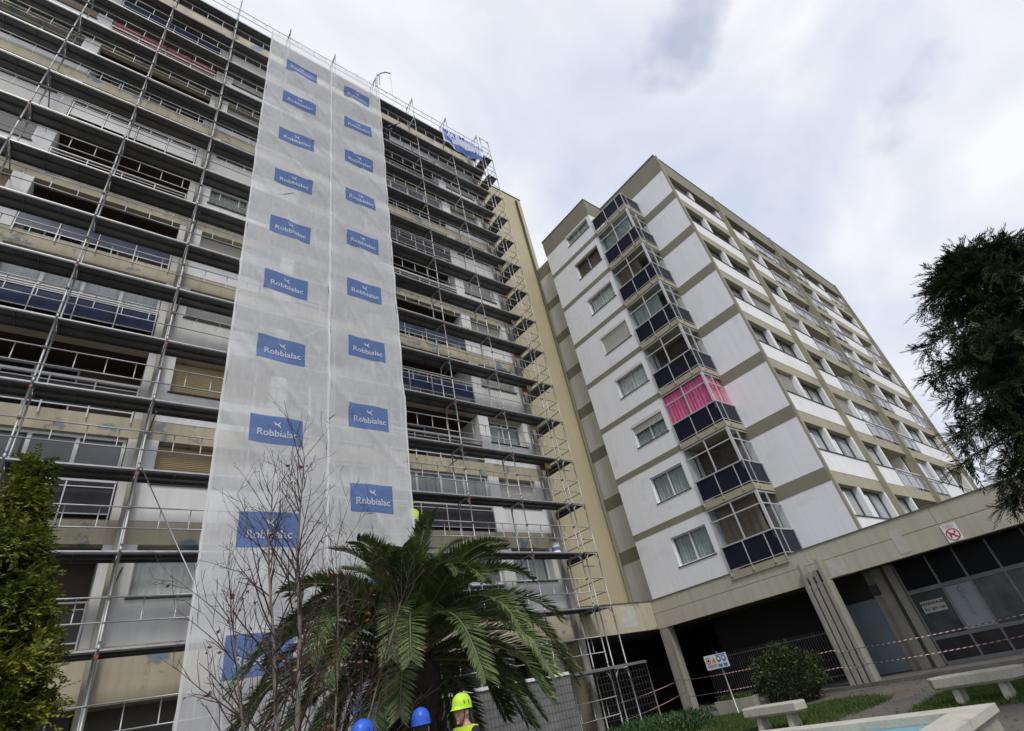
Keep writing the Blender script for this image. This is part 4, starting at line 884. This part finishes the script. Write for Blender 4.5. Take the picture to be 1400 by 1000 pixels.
# ---------------------------------------------------------------- benches, basin, planter, sign
patches(M('bench_concrete', (0.40, 0.385, 0.32), var=0.12, vs=3, bump=0.25, bs=35, fine=0.12), (0.16, 0.15, 0.12), 0.6, 0.72, 3.0, fac=0.6)
def bench(x, y, label):
    T = thing('bench', label, 'bench', (x, y, 0), 'concrete benches'); hl, hw = 0.76, 0.24
    pr_ = [(-hw, -hl+0.14), (-hw, hl-0.14), (0, hl), (hw, hl-0.14), (hw, -hl+0.14), (0, -hl)]
    prb = [(-hw*0.86, -hl+0.2), (-hw*0.86, hl-0.2), (0, hl-0.06), (hw*0.86, hl-0.2), (hw*0.86, -hl+0.2), (0, -hl+0.06)]
    v = [(a, b, 0.30) for a, b in prb]+[(a, b, 0.34) for a, b in pr_]+[(a, b, 0.47) for a, b in pr_]+[(a*0.95, b*0.98, 0.485) for a, b in pr_]
    f = [tuple(reversed(range(6)))]+[tuple(18+i for i in range(6))]
    for l in range(3): f += [(l*6+i, l*6+(i+1) % 6, l*6+6+(i+1) % 6, l*6+6+i) for i in range(6)]
    f = [tuple(reversed(q)) for q in f]
    mk('seat', mesh_of('bench_seat', v, f, 'bench_concrete'), (x, y, 0), T)
    for s in (-1, 1):
        v = [(-0.20, s*0.36-0.06, 0), (0.20, s*0.36-0.06, 0), (0.20, s*0.36+0.06, 0), (-0.20, s*0.36+0.06, 0), (-0.14, s*0.36-0.05, 0.302), (0.14, s*0.36-0.05, 0.302), (0.14, s*0.36+0.05, 0.302), (-0.14, s*0.36+0.05, 0.302)]
        mk('leg', mesh_of('bench_leg', v, CUBEF, 'bench_concrete'), (x, y, 0), T)
bench(13.1, 3.64, 'hexagonal-ended concrete bench standing in grass opposite the glazed shop front')
bench(12.75, 7.45, 'hexagonal-ended concrete bench standing in grass near the round bush and planter')
patches(M('coping_concrete', (0.45, 0.43, 0.37), var=0.1, vs=2.5, bump=0.2, fine=0.1), (0.18, 0.16, 0.13), 0.6, 0.7, 2.6, fac=0.6)
M('basin_paint', (0.34, 0.52, 0.56), var=0.12, vs=3, rough=0.5)
M('basin_water', (0.32, 0.50, 0.54), rough=0.03, var=0.05, spec=0.6)
T = thing('fountain_basin', 'empty-looking shallow basin with pale coping and light blue lining', 'basin', (7.4, 4.3, 0))
x0, x1, y0, y1, w = 5.2, 9.38, 2.55, 6.1, 0.42
B('coping', x1-w, x1, y0+w+0.004, y1, 0.33, 0.42, 'coping_concrete', T); B('coping', x0, x1, y0, y0+w, 0.33, 0.42, 'coping_concrete', T)
B('coping', x0, x0+w, y0+w+0.004, y1, 0.33, 0.42, 'coping_concrete', T); B('coping', x0+w+0.004, x1-w-0.004, y1-w, y1, 0.33, 0.42, 'coping_concrete', T)
B('basin_wall', x1-w+0.04, x1-0.05, y0+0.05, y1-0.05, 0.0, 0.329, 'old_concrete', T); B('basin_wall', x0+0.05, x1-w+0.035, y0+0.05, y0+w-0.05, 0.0, 0.329, 'old_concrete', T)
B('lining', x1-w+0.004, x1-w+0.036, y0+w-0.03, y1-w, 0.02, 0.329, 'basin_paint', T); B('lining', x0+0.4, x1-w, y0+w-0.045, y0+w-0.012, 0.02, 0.329, 'basin_paint', T)
B('floor', x0+0.4, x1-w, y0+w-0.01, y1-w, 0.01, 0.22, 'basin_water', T)
# planter with weeds and sign on a post
T = thing('planter', 'weathered concrete planter box with weeds growing in it', 'planter', (17.45, 11.3, 0))
v = cubev(-0.20, 0.20, -0.60, 0.60, 0, 0.06); q = [(-0.26, -0.66), (0.26, -0.66), (0.26, 0.66), (-0.26, 0.66)]
v = [(-0.2, -.6, 0), (.2, -.6, 0), (.2, .6, 0), (-.2, .6, 0)]+[(a, b, 0.42) for a, b in q]+[(a*0.8, b*0.92, 0.42) for a, b in q]+[(a*0.8, b*0.92, 0.34) for a, b in q]
f = [(0, 3, 2, 1)]+[(i, (i+1) % 4, 4+(i+1) % 4, 4+i) for i in range(4)]+[(4+i, 4+(i+1) % 4, 8+(i+1) % 4, 8+i) for i in range(4)]+[(8+i, 8+(i+1) % 4, 12+(i+1) % 4, 12+i) for i in range(4)]+[(12, 13, 14, 15)]
mk('box', mesh_of('planter_box', v, f, 'bench_concrete'), (17.45, 11.3, 0), T, (0, 0, 0.12))
n = 700; P = np.c_[R_.uniform(17.28, 17.62, n), R_.uniform(10.75, 11.85, n), np.full(n, 0.34)]; D = R_.normal(size=P.shape)*0.6; D[:, 2] = 1
leaves('weeds', P, D, R_.normal(size=P.shape), R_.uniform(0.10, 0.28, n), np.full(n, 0.025), 'grass_blade', T, (17.45, 11.3, 0))['kind'] = 'stuff'
T = thing('safety_sign', 'white safety board with prohibition, warning and blue pictograms on a thin post', 'sign', (17.02, 11.12, 0))
TUBES('post', [([(17.02, 11.12, 0), (17.03, 11.16, 1.78)], 0.022)], 'galvanised', T, (17.02, 11.12, 0))
bd = B('board', 16.975, 16.99, 10.82, 11.66, 1.30, 1.70, 'sign_white', T)
xq = 16.970
def disc(r, n=24): return [(r*math.cos(2*PI*i/n), r*math.sin(2*PI*i/n), 0) for i in range(n)], [tuple(range(n))]
v, f = ring(0.075, 0.098); mk('pictogram', mesh_of('ring', v, f, 'ink_red'), (xq, 11.52, 1.55), bd, RX)
v, f = disc(0.04); mk('pictogram', mesh_of('dot', v, f, 'ink_black'), (xq, 11.52, 1.55), bd, RX)
mk('pictogram', mesh_of('tri', [(-0.09, -0.08, 0), (0.09, -0.08, 0), (0, 0.09, 0)], [(0, 1, 2)], 'ink_yellow'), (xq, 11.32, 1.55), bd, RX)
mk('pictogram', mesh_of('excl', [(-0.01, -0.05, 0), (0.01, -0.05, 0), (0.012, 0.03, 0), (-0.012, 0.03, 0)], [(0, 1, 2, 3)], 'ink_black'), (xq-0.002, 11.32, 1.55), bd, RX)
for y in (11.13, 10.94):
    v, f = disc(0.085); mk('pictogram', mesh_of('disc', v, f, 'ink_blue'), (xq, y, 1.55), bd, RX); v, f = disc(0.04); mk('pictogram', mesh_of('face', v, f, 'ink_white'), (xq-0.002, y, 1.56), bd, RX)
    B('caption', xq-0.002, xq, y-0.075, y+0.075, 1.34, 1.42, 'ink_blue', bd)
B('caption', xq-0.002, xq, 10.86, 11.22, 1.655, 1.68, 'ink_blue', bd)
for z in (1.36, 1.39, 1.42): B('caption', xq-0.002, xq, 11.25, 11.60, z, z+0.010, 'galv_dull', bd)
# concrete stump by the kerb
v = [(a, b, c) for a, b, c in cubev(-0.12, 0.12, -0.14, 0.14, 0, 0.34)]; v[4] = (-0.10, -0.10, 0.30); v[6] = (0.08, 0.12, 0.38)
tag(mk('concrete_stump', mesh_of('stump', v, CUBEF, 'bench_concrete'), (15.7, 12.25, 0)), 'broken pale concrete stump beside the leafy ground cover', 'stump')

# ---------------------------------------------------------------- fences, barrier tape, bucket
M('sheet_grey', (0.16, 0.16, 0.16), var=0.2, vs=2, rough=0.6); M('fence_wire', (0.10, 0.10, 0.10), rough=0.6)
def fence(x0, x1, y, label, sheet=None, sp=0.12, h=2.0, top='white_frame', lean=0.0):
    T = thing('fence_panel', label, 'fence', (x0, y, 0), None)
    TUBES('frame', [([(x0, y, 0.05), (x0, y, h)], 0.022), ([(x1, y, 0.05), (x1, y, h)], 0.022), ([(x0, y, 0.15), (x1, y, 0.15)], 0.02)], 'galv_dull', T, (x0, y, 0))
    B('top_rail', x0, x1, y-0.04, y+0.03, h-0.02, h+0.06, top, T)
    bl = []; n = int((x1-x0)/sp)
    for i in range(1, n): bl.append((x0+i*(x1-x0)/n-0.002, x0+i*(x1-x0)/n+0.002, y-0.006, y, 0.15, h))
    m_ = int((h-0.15)/0.2)
    for i in range(1, m_): bl.append((x0, x1, y-0.012, y-0.006, 0.15+i*0.2, 0.156+i*0.2))
    BOXES('wire_grid', bl, 'fence_wire', T)
    if sheet: B('backing_sheet', x0+0.03, x1-0.03, y+0.012, y+0.02, 0.16, h-0.03, sheet, T)
fence(7.55, 10.0, 13.3, 'grey backed wire fence panel behind the man in the lime helmet', 'sheet_grey'); fence(10.05, 12.5, 13.32, 'grey backed wire fence panel under the drooping palm fronds', 'sheet_grey')
fence(12.8, 16.75, 13.9, 'open wire fence panel at the foot of the scaffold corner', None, 0.15, 1.95, 'galv_dull')
T = thing('bar_fence', 'dark vertical bar fence standing inside the arcade', 'fence', (22.6, 12, 0.1))
for i in range(56): y = 9.7+i*0.105; B('bar', 22.59, 22.61, y-0.008, y+0.008, 0.1, 1.75, 'rail_metal' if False else 'galv_dull', T)
B('rail', 22.585, 22.615, 9.6, 15.6, 1.6, 1.64, 'galv_dull', T); B('rail', 22.585, 22.615, 9.6, 15.6, 0.25, 0.29, 'galv_dull', T)
def tape_mat():
    m = M('barrier_tape', (0.7, 0.7, 0.7), rough=0.45, var=0.04); t = m.node_tree; nd = t.nodes; ln = t.links.new
    g = nd.new('ShaderNodeNewGeometry'); w = nd.new('ShaderNodeTexWave'); w.bands_direction = 'DIAGONAL'; w.inputs['Scale'].default_value = 4.0; w.wave_profile = 'SIN'
    mp_ = nd.new('ShaderNodeMapping'); mp_.inputs['Scale'].default_value = (1, 1, 1.0); ln(g.outputs['Position'], mp_.inputs[0]); ln(mp_.outputs[0], w.inputs['Vector'])
    r = nd.new('ShaderNodeValToRGB'); r.color_ramp.interpolation = 'CONSTANT'; r.color_ramp.elements[0].color = (0.26, 0.03, 0.03, 1); r.color_ramp.elements[1].color = (0.48, 0.48, 0.48, 1); r.color_ramp.elements[1].position = 0.5  # red and white both darkened to carry the shade by the arcade
    ln(w.outputs['Fac'], r.inputs['Fac']); ln(r.outputs[0], nd['Principled BSDF'].inputs['Base Color'])
tape_mat()
def tape(label, pts, sag=0.05):
    v = []; f = []; P = []
    for a, b in zip(pts[:-1], pts[1:]):
        a, b = Vector(a), Vector(b); n = max(6, int((b-a).length/0.25))
        for i in range(n): t = i/n; p = a.lerp(b, t); p.z -= sag*4*t*(1-t); P.append((p, (b-a).normalized()))
    P.append((Vector(pts[-1]), P[-1][1])); lo = P[0][0]
    for i, (p, d) in enumerate(P):
        tw = 0.5*math.sin(i*0.45); up = Vector((0, 0, 1)); sd = d.cross(up).normalized(); w = (up*math.cos(tw)+sd*math.sin(tw))*0.011; v += [tuple(p-lo-w), tuple(p-lo+w)]
    for i in range(len(P)-1): f.append((2*i, 2*i+2, 2*i+3, 2*i+1))
    tag(mk('barrier_tape', mesh_of('tape', v, f, 'barrier_tape'), tuple(lo)), label, 'tape', 'red and white barrier tapes')
tape('red and white barrier tape, the upper strand tied across the fluted column and shop', [(20.38, 15.4, 1.12), (20.0, 8.92, 1.10), (19.98, 8.05, 1.02), (20.1, 3.2, 1.05)])
tape('red and white barrier tape, the lower strand tied across the fluted column and shop', [(20.38, 15.4, 0.55), (20.0, 8.92, 0.62), (19.98, 8.05, 0.58), (20.1, 3.2, 0.60)])
tape('red and white barrier tape, the upper strand between scaffold corner and plain column', [(15.6, 14.45, 0.95), (20.38, 15.25, 1.2)]); tape('red and white barrier tape, the lower strand between scaffold corner and plain column', [(15.6, 14.45, 0.45), (20.38, 15.25, 0.75)])
T = thing('paint_bucket', 'white paint bucket with blue and red band standing on a scaffold deck', 'bucket', (14.45, 14.72, 6.0))
v = []; f = []; tube(v, f, [Vector((0, 0, 0.0)), Vector((0, 0, 0.34)), Vector((0, 0, 0.345)), Vector((0, 0, 0.37))], [0.15, 0.175, 0.185, 0.185], 20); mk('pail', mesh_of('pail', v, f, 'ink_white', True), (14.45, 14.72, 6.0), T)
v = []; f = []; tube(v, f, [Vector((0, 0, 0.10)), Vector((0, 0, 0.20))], [0.1595, 0.167], 20, False); mk('band', mesh_of('band', v, f, 'ink_blue', True), (14.45, 14.72, 6.0), T)
v = []; f = []; tube(v, f, [Vector((0, 0, 0.06)), Vector((0, 0, 0.095))], [0.157, 0.1592], 20, False); mk('band', mesh_of('band', v, f, 'ink_red', True), (14.45, 14.72, 6.0), T)

# ---------------------------------------------------------------- people
M('skin', (0.42, 0.24, 0.17), rough=0.55, var=0.06, vs=12); M('hair', (0.015, 0.012, 0.01), rough=0.7); M('hi_vis', (0.58, 0.78, 0.03), rough=0.6, var=0.08, vs=6); M('hi_vis_band', (0.60, 0.62, 0.62), rough=0.35)
M('lime_shell', (0.46, 0.74, 0.03), rough=0.4, var=0.14, vs=22); M('blue_shell', (0.02, 0.10, 0.55), rough=0.4, var=0.22, vs=24); M('navy_cloth', (0.012, 0.014, 0.025), rough=0.9, var=0.2); M('grey_cloth', (0.06, 0.06, 0.065), rough=0.9); M('boot', (0.02, 0.017, 0.015), rough=0.6)
def skinned(nodes, edges, root, sub=2):
    names = list(nodes); me = bpy.data.meshes.new('sk'); me.from_pydata([nodes[n][0] for n in names], [(names.index(a), names.index(b)) for a, b in edges], [])
    o = bpy.data.objects.new('sk', me); COL.objects.link(o); o.modifiers.new('s', 'SKIN'); sv = me.skin_vertices[0].data
    for i, n in enumerate(names):
        r = nodes[n][1]; sv[i].radius = (r, r) if not hasattr(r, '__len__') else r; sv[i].use_root = n == root
    if sub: m_ = o.modifiers.new('d', 'SUBSURF'); m_.levels = sub; m_.render_levels = sub
    return o
def bake(o, mat, remesh=0.0):
    if remesh: m_ = o.modifiers.new('r', 'REMESH'); m_.mode = 'VOXEL'; m_.voxel_size = remesh; m_.use_smooth_shade = True; m2 = o.modifiers.new('sm', 'SMOOTH'); m2.iterations = 3; m2.factor = 0.5
    bpy.context.view_layer.update(); me = bpy.data.meshes.new_from_object(o.evaluated_get(bpy.context.evaluated_depsgraph_get())); bpy.data.objects.remove(o)
    me.materials.clear(); me.materials.append(MATS[mat]); me.polygons.foreach_set('use_smooth', [True]*len(me.polygons)); return me
def ico(v, f, c, r, sub=3, fn=None):
    bm = bmesh.new(); bmesh.ops.create_icosphere(bm, subdivisions=sub, radius=1.0); n = len(v)
    for q in bm.verts:
        p = q.co.copy(); p = Vector((p.x*r[0], p.y*r[1], p.z*r[2]))
        if fn: p = fn(p)
        v.append((c[0]+p.x, c[1]+p.y, c[2]+p.z))
    bm.verts.index_update(); f += [tuple(n+q.index for q in fa.verts) for fa in bm.faces]; bm.free()
def person(label, loc, yaw, H=1.72, helmet=None, top='navy_cloth', vest=None, legs='grey_cloth', lean=0.0, armL=(-0.05, -0.10), armR=(-0.05, -0.10), headyaw=0.0, raiseR=None, group=None):
    """facing -Y before the turn; arms are given as forward offsets of elbow and hand"""
    s = H/1.75; T = thing('person', label, 'person', loc, group); T.rotation_euler = (0, 0, yaw); O = loc
    def ln_(p): x, y, z = p; k = max(0, z-0.95)*lean; return (x*s, (y-k)*s, (z-0.10*max(0, z-0.95)*abs(lean))*s)
    N = {'pel': ((0, 0, 0.96), (0.135, 0.10)), 'wai': ((0, 0.0, 1.10), (0.125, 0.095)), 'che': ((0, 0.005, 1.30), (0.155, 0.11)), 'sho': ((0, 0.01, 1.43), (0.12, 0.085)), 'nek': ((0, 0.0, 1.51), 0.055), 'hd': ((0, -0.012, 1.60), 0.07)}
    E_ = [('pel', 'wai'), ('wai', 'che'), ('che', 'sho'), ('sho', 'nek'), ('nek', 'hd')]
    arms = {}; lg = {}
    for q, sx, (fe, fh) in (('L', 1, armL), ('R', -1, armR)):
        sh, el, wr, pa = (0.17*sx, 0.01, 1.42), (0.235*sx, fe, 1.14), (0.25*sx, fh-0.05, 0.90), (0.25*sx, fh-0.08, 0.82)
        if q == 'R' and raiseR: el, wr = raiseR; pa = tuple(w+(w-e2)*0.3 for w, e2 in zip(wr, el))
        N['s'+q] = (sh, 0.062); N['e'+q] = (el, 0.043); N['w'+q] = (wr, 0.028); N['p'+q] = (pa, (0.040, 0.022)); E_ += [('sho', 's'+q), ('s'+q, 'e'+q), ('e'+q, 'w'+q), ('w'+q, 'p'+q)]
        dv = (Vector(pa)-Vector(wr)).normalized(); sdv = Vector((0, 1, 0)) if abs(dv.y) < 0.8 else Vector((1, 0, 0))
        for k, (o_, l_) in enumerate(((-0.030, 0.075), (-0.010, 0.088), (0.010, 0.085), (0.030, 0.068))):
            a = Vector(pa)+sdv*o_; m_ = a+dv*l_*0.55; e2 = a+dv*l_+Vector((-0.02*sx, 0, 0))
            N['f%d%s' % (k, q)] = (tuple(m_), 0.009); N['g%d%s' % (k, q)] = (tuple(e2), 0.008); E_ += [('p'+q, 'f%d%s' % (k, q)), ('f%d%s' % (k, q), 'g%d%s' % (k, q))]
        th = Vector(wr).lerp(Vector(pa), 0.5)-sdv*0.045+dv*0.02; N['t'+q] = (tuple(th), 0.010); E_.append(('p'+q, 't'+q))
        hp, kn, an, to = (0.09*sx, 0, 0.90), (0.105*sx, -0.015, 0.50), (0.11*sx, 0.02, 0.09), (0.125*sx, -0.13, 0.035)
        N['h'+q] = (hp, 0.085); N['k'+q] = (kn, 0.058); N['a'+q] = (an, 0.042); N['o'+q] = (to, 0.036); E_ += [('pel', 'h'+q), ('h'+q, 'k'+q), ('k'+q, 'a'+q), ('a'+q, 'o'+q)]
    for k in N: N[k] = (ln_(N[k][0]), N[k][1])
    body = skinned(N, E_, 'pel'); bpy.context.view_layer.update()
    bme = bpy.data.meshes.new_from_object(body.evaluated_get(bpy.context.evaluated_depsgraph_get())); bpy.data.objects.remove(body)
    hc = Vector(ln_((0, -0.012, 1.645))); Rz = Matrix.Rotation(headyaw, 3, 'Z')
    v = [tuple(q.co) for q in bme.vertices]; f = [tuple(p.vertices) for p in bme.polygons]; hv = []; hf = []
    def face(p):
        if p.z < 0: p.x *= 1+0.28*p.z/0.125; p.y = p.y*(1+0.10*p.z/0.125)-0.02*(-p.z/0.125 if p.y < 0 else 0)
        if p.y < -0.05 and abs(p.z-0.012) < 0.02 and 0.015 < abs(p.x) < 0.055: p.y += 0.012
        return p
    ico(hv, hf, (0, 0, 0), (0.078, 0.100, 0.125), 4, face)                                   # skull and jaw
    ico(hv, hf, (0, -0.106, -0.022), (0.014, 0.022, 0.028), 2); ico(hv, hf, (0, -0.098, 0.008), (0.010, 0.014, 0.03), 2)      # nose
    ico(hv, hf, (0, -0.098, -0.064), (0.026, 0.010, 0.008), 2); ico(hv, hf, (0, -0.098, -0.078), (0.022, 0.010, 0.008), 2); ico(hv, hf, (0, -0.088, -0.110), (0.024, 0.020, 0.018), 2)    # lips, chin
    for sx in (-1, 1): ico(hv, hf, (sx*0.080, 0.012, -0.012), (0.012, 0.022, 0.034), 2); ico(hv, hf, (sx*0.031, -0.085, 0.030), (0.026, 0.012, 0.008), 2); ico(hv, hf, (sx*0.030, -0.086, 0.008), (0.013, 0.010, 0.009), 2)
    n0 = len(v); v += [tuple(Rz @ Vector(p)+hc) for p in hv]; f += [tuple(i+n0 for i in q) for q in hf]
    me = bpy.data.meshes.new('body'); me.from_pydata(v, [], f); o = bpy.data.objects.new('bo', me); COL.objects.link(o)
    bo = mk('body', bake(o, 'skin', 0.0085), O, T)
    def cloth(nm, keys, grow, mat, root, ed=None):
        NN = {k: (N[k][0], tuple(np.array(N[k][1])*grow) if hasattr(N[k][1], '__len__') else N[k][1]*grow) for k in keys}; EE = [e2 for e2 in E_ if e2[0] in NN and e2[1] in NN]
        return mk(nm, bake(skinned(NN, EE, root), mat), O, T)
    cloth('jacket', ['pel', 'wai', 'che', 'sho', 'sL', 'eL', 'wL', 'sR', 'eR', 'wR'], 1.16, top, 'che')
    cloth('trousers', ['pel', 'hL', 'kL', 'aL', 'hR', 'kR', 'aR'], 1.20, legs, 'pel'); 
    for q in 'LR': cloth('boot', ['a'+q, 'o'+q], 1.32, 'boot', 'a'+q)
    if vest:
        vv = cloth('vest', ['pel', 'wai', 'che', 'sho', 'sL', 'sR'], 1.27, vest, 'che')
        bm_ = []
        for z in (1.10, 1.22):
            V0 = []; F0 = []; n = 24
            for i in range(n):
                t = 2*PI*i/n
                for dz in (-0.022, 0.022): V0.append(ln_((0.188*math.cos(t), 0.146*math.sin(t), z+dz)))
            for i in range(n): j = (i+1) % n; F0.append((2*i, 2*j, 2*j+1, 2*i+1))
            mk('reflective_band', mesh_of('band', V0, F0, 'hi_vis_band', True), O, vv)
    # hair at the back of the head
    hv = []; hf = []; ico(hv, hf, (0, 0.018, 0.020), (0.083, 0.094, 0.118), 3)
    hb = [(tuple(Rz @ Vector(p)+hc)) for p in hv]; keep = [q for q in hf if all(hv[i][1] > -0.02 or hv[i][2] > 0.075 for i in q) and all(hv[i][2] > -0.065 for i in q)]
    mk('hair', mesh_of('hair', hb, keep, 'hair', True), O, T)
    if helmet:
        V0 = []; F0 = []; n = 28; rings = [(1.0, 0.0), (1.0, 0.035), (0.97, 0.07), (0.86, 0.108), (0.66, 0.138), (0.40, 0.155), (0.14, 0.162)]
        for (rr, zz) in [(1.03, -0.012)]+rings:
            for i in range(n):
                t = 2*PI*i/n; x, y = math.sin(t)*0.108*rr, -math.cos(t)*0.134*rr
                if zz <= 0.0 and math.cos(t) > 0.3: y -= 0.05*(math.cos(t)-0.3)*(1.2 if zz < 0 else 0.5)
                if zz > 0.04: zz2 = zz*(1+0.03*math.cos(t)**8)
                else: zz2 = zz
                V0.append((x, y, zz2))
        R8 = len(rings)+1
        for k in range(R8-1):
            for i in range(n): j = (i+1) % n; F0.append((k*n+i, k*n+j, (k+1)*n+j, (k+1)*n+i))
        F0.append(tuple((R8-1)*n+i for i in range(n)))
        hm = mk('helmet', mesh_of('helmet', [tuple(Rz @ Vector(p)+hc+Vector((0, 0, 0.045))) for p in V0], F0, helmet, True), O, T)
        V0 = []; F0 = []
        for sx in (-1, 1): tube(V0, F0, [Rz @ Vector((sx*0.088, -0.03, 0.05))+hc, Rz @ Vector((sx*0.082, -0.035, -0.04))+hc, Rz @ Vector((sx*0.035, -0.055, -0.125))+hc, Rz @ Vector((0, -0.06, -0.135))+hc], 0.006, 5)
        mk('chin_strap', mesh_of('strap', V0, F0, 'hair'), O, hm)
        for sx in (-1, 1):
            for y in (-0.035, 0.03):
                V0 = [Rz @ Vector((sx*0.107, y-0.008, 0.085))+hc, Rz @ Vector((sx*0.107, y+0.008, 0.085))+hc, Rz @ Vector((sx*0.101, y+0.007, 0.122))+hc, Rz @ Vector((sx*0.101, y-0.007, 0.122))+hc]
                mk('vent', mesh_of('vent', [tuple(p) for p in V0], [(0, 1, 2, 3)], 'hair'), O, hm)
    return T
person('person in lime helmet and yellow hi-vis vest standing in profile', (4.30, 6.66, 0), math.radians(-78), 1.63, 'lime_shell', 'navy_cloth', 'hi_vis', headyaw=math.radians(-8), armL=(-0.2, -0.30), armR=(-0.2, -0.3))
person('person in blue helmet turned away, next to the lime-helmeted one', (3.56, 6.42, 0), math.radians(150), 1.55, 'blue_shell', 'grey_cloth', None)
person('person of whom only a blue helmet shows, below the bare tree', (2.64, 5.95, 0), math.radians(120), 1.53, 'blue_shell', 'navy_cloth', None)
person('person in yellow hi-vis jacket working on the scaffold beside the netting edge', (8.56, 14.92, 6.0), math.radians(180), 1.75, 'lime_shell', 'hi_vis', 'hi_vis', 'navy_cloth', lean=0.12, armL=(-0.25, -0.45), armR=(-0.25, -0.45))
person('person in dark clothes reaching out from a high scaffold deck by the netting', (8.75, 14.85, 28.0), math.radians(60), 1.75, 'blue_shell', 'navy_cloth', None, 'navy_cloth', lean=0.35, raiseR=((-0.30, -0.25, 1.35), (-0.35, -0.48, 1.5)))

# fallen leaves on the ground
n = 900; P = np.c_[R_.uniform(9.5, 20, n), R_.uniform(2.0, 13.5, n), np.full(n, 0.012)]; D = R_.normal(size=P.shape); D[:, 2] *= 0.12
leaf_mat('litter_leaf', [(0.05, 0.03, 0.015), (0.12, 0.075, 0.03), (0.20, 0.15, 0.06)])
tag(leaves('fallen_leaves', P, D, np.tile([0, 0, 1.0], (n, 1))+R_.normal(size=P.shape)*0.2, R_.uniform(0.05, 0.10, n), R_.uniform(0.03, 0.05, n), 'litter_leaf'), 'brown fallen leaves scattered over the paving and grass', 'leaves', None, 'stuff')
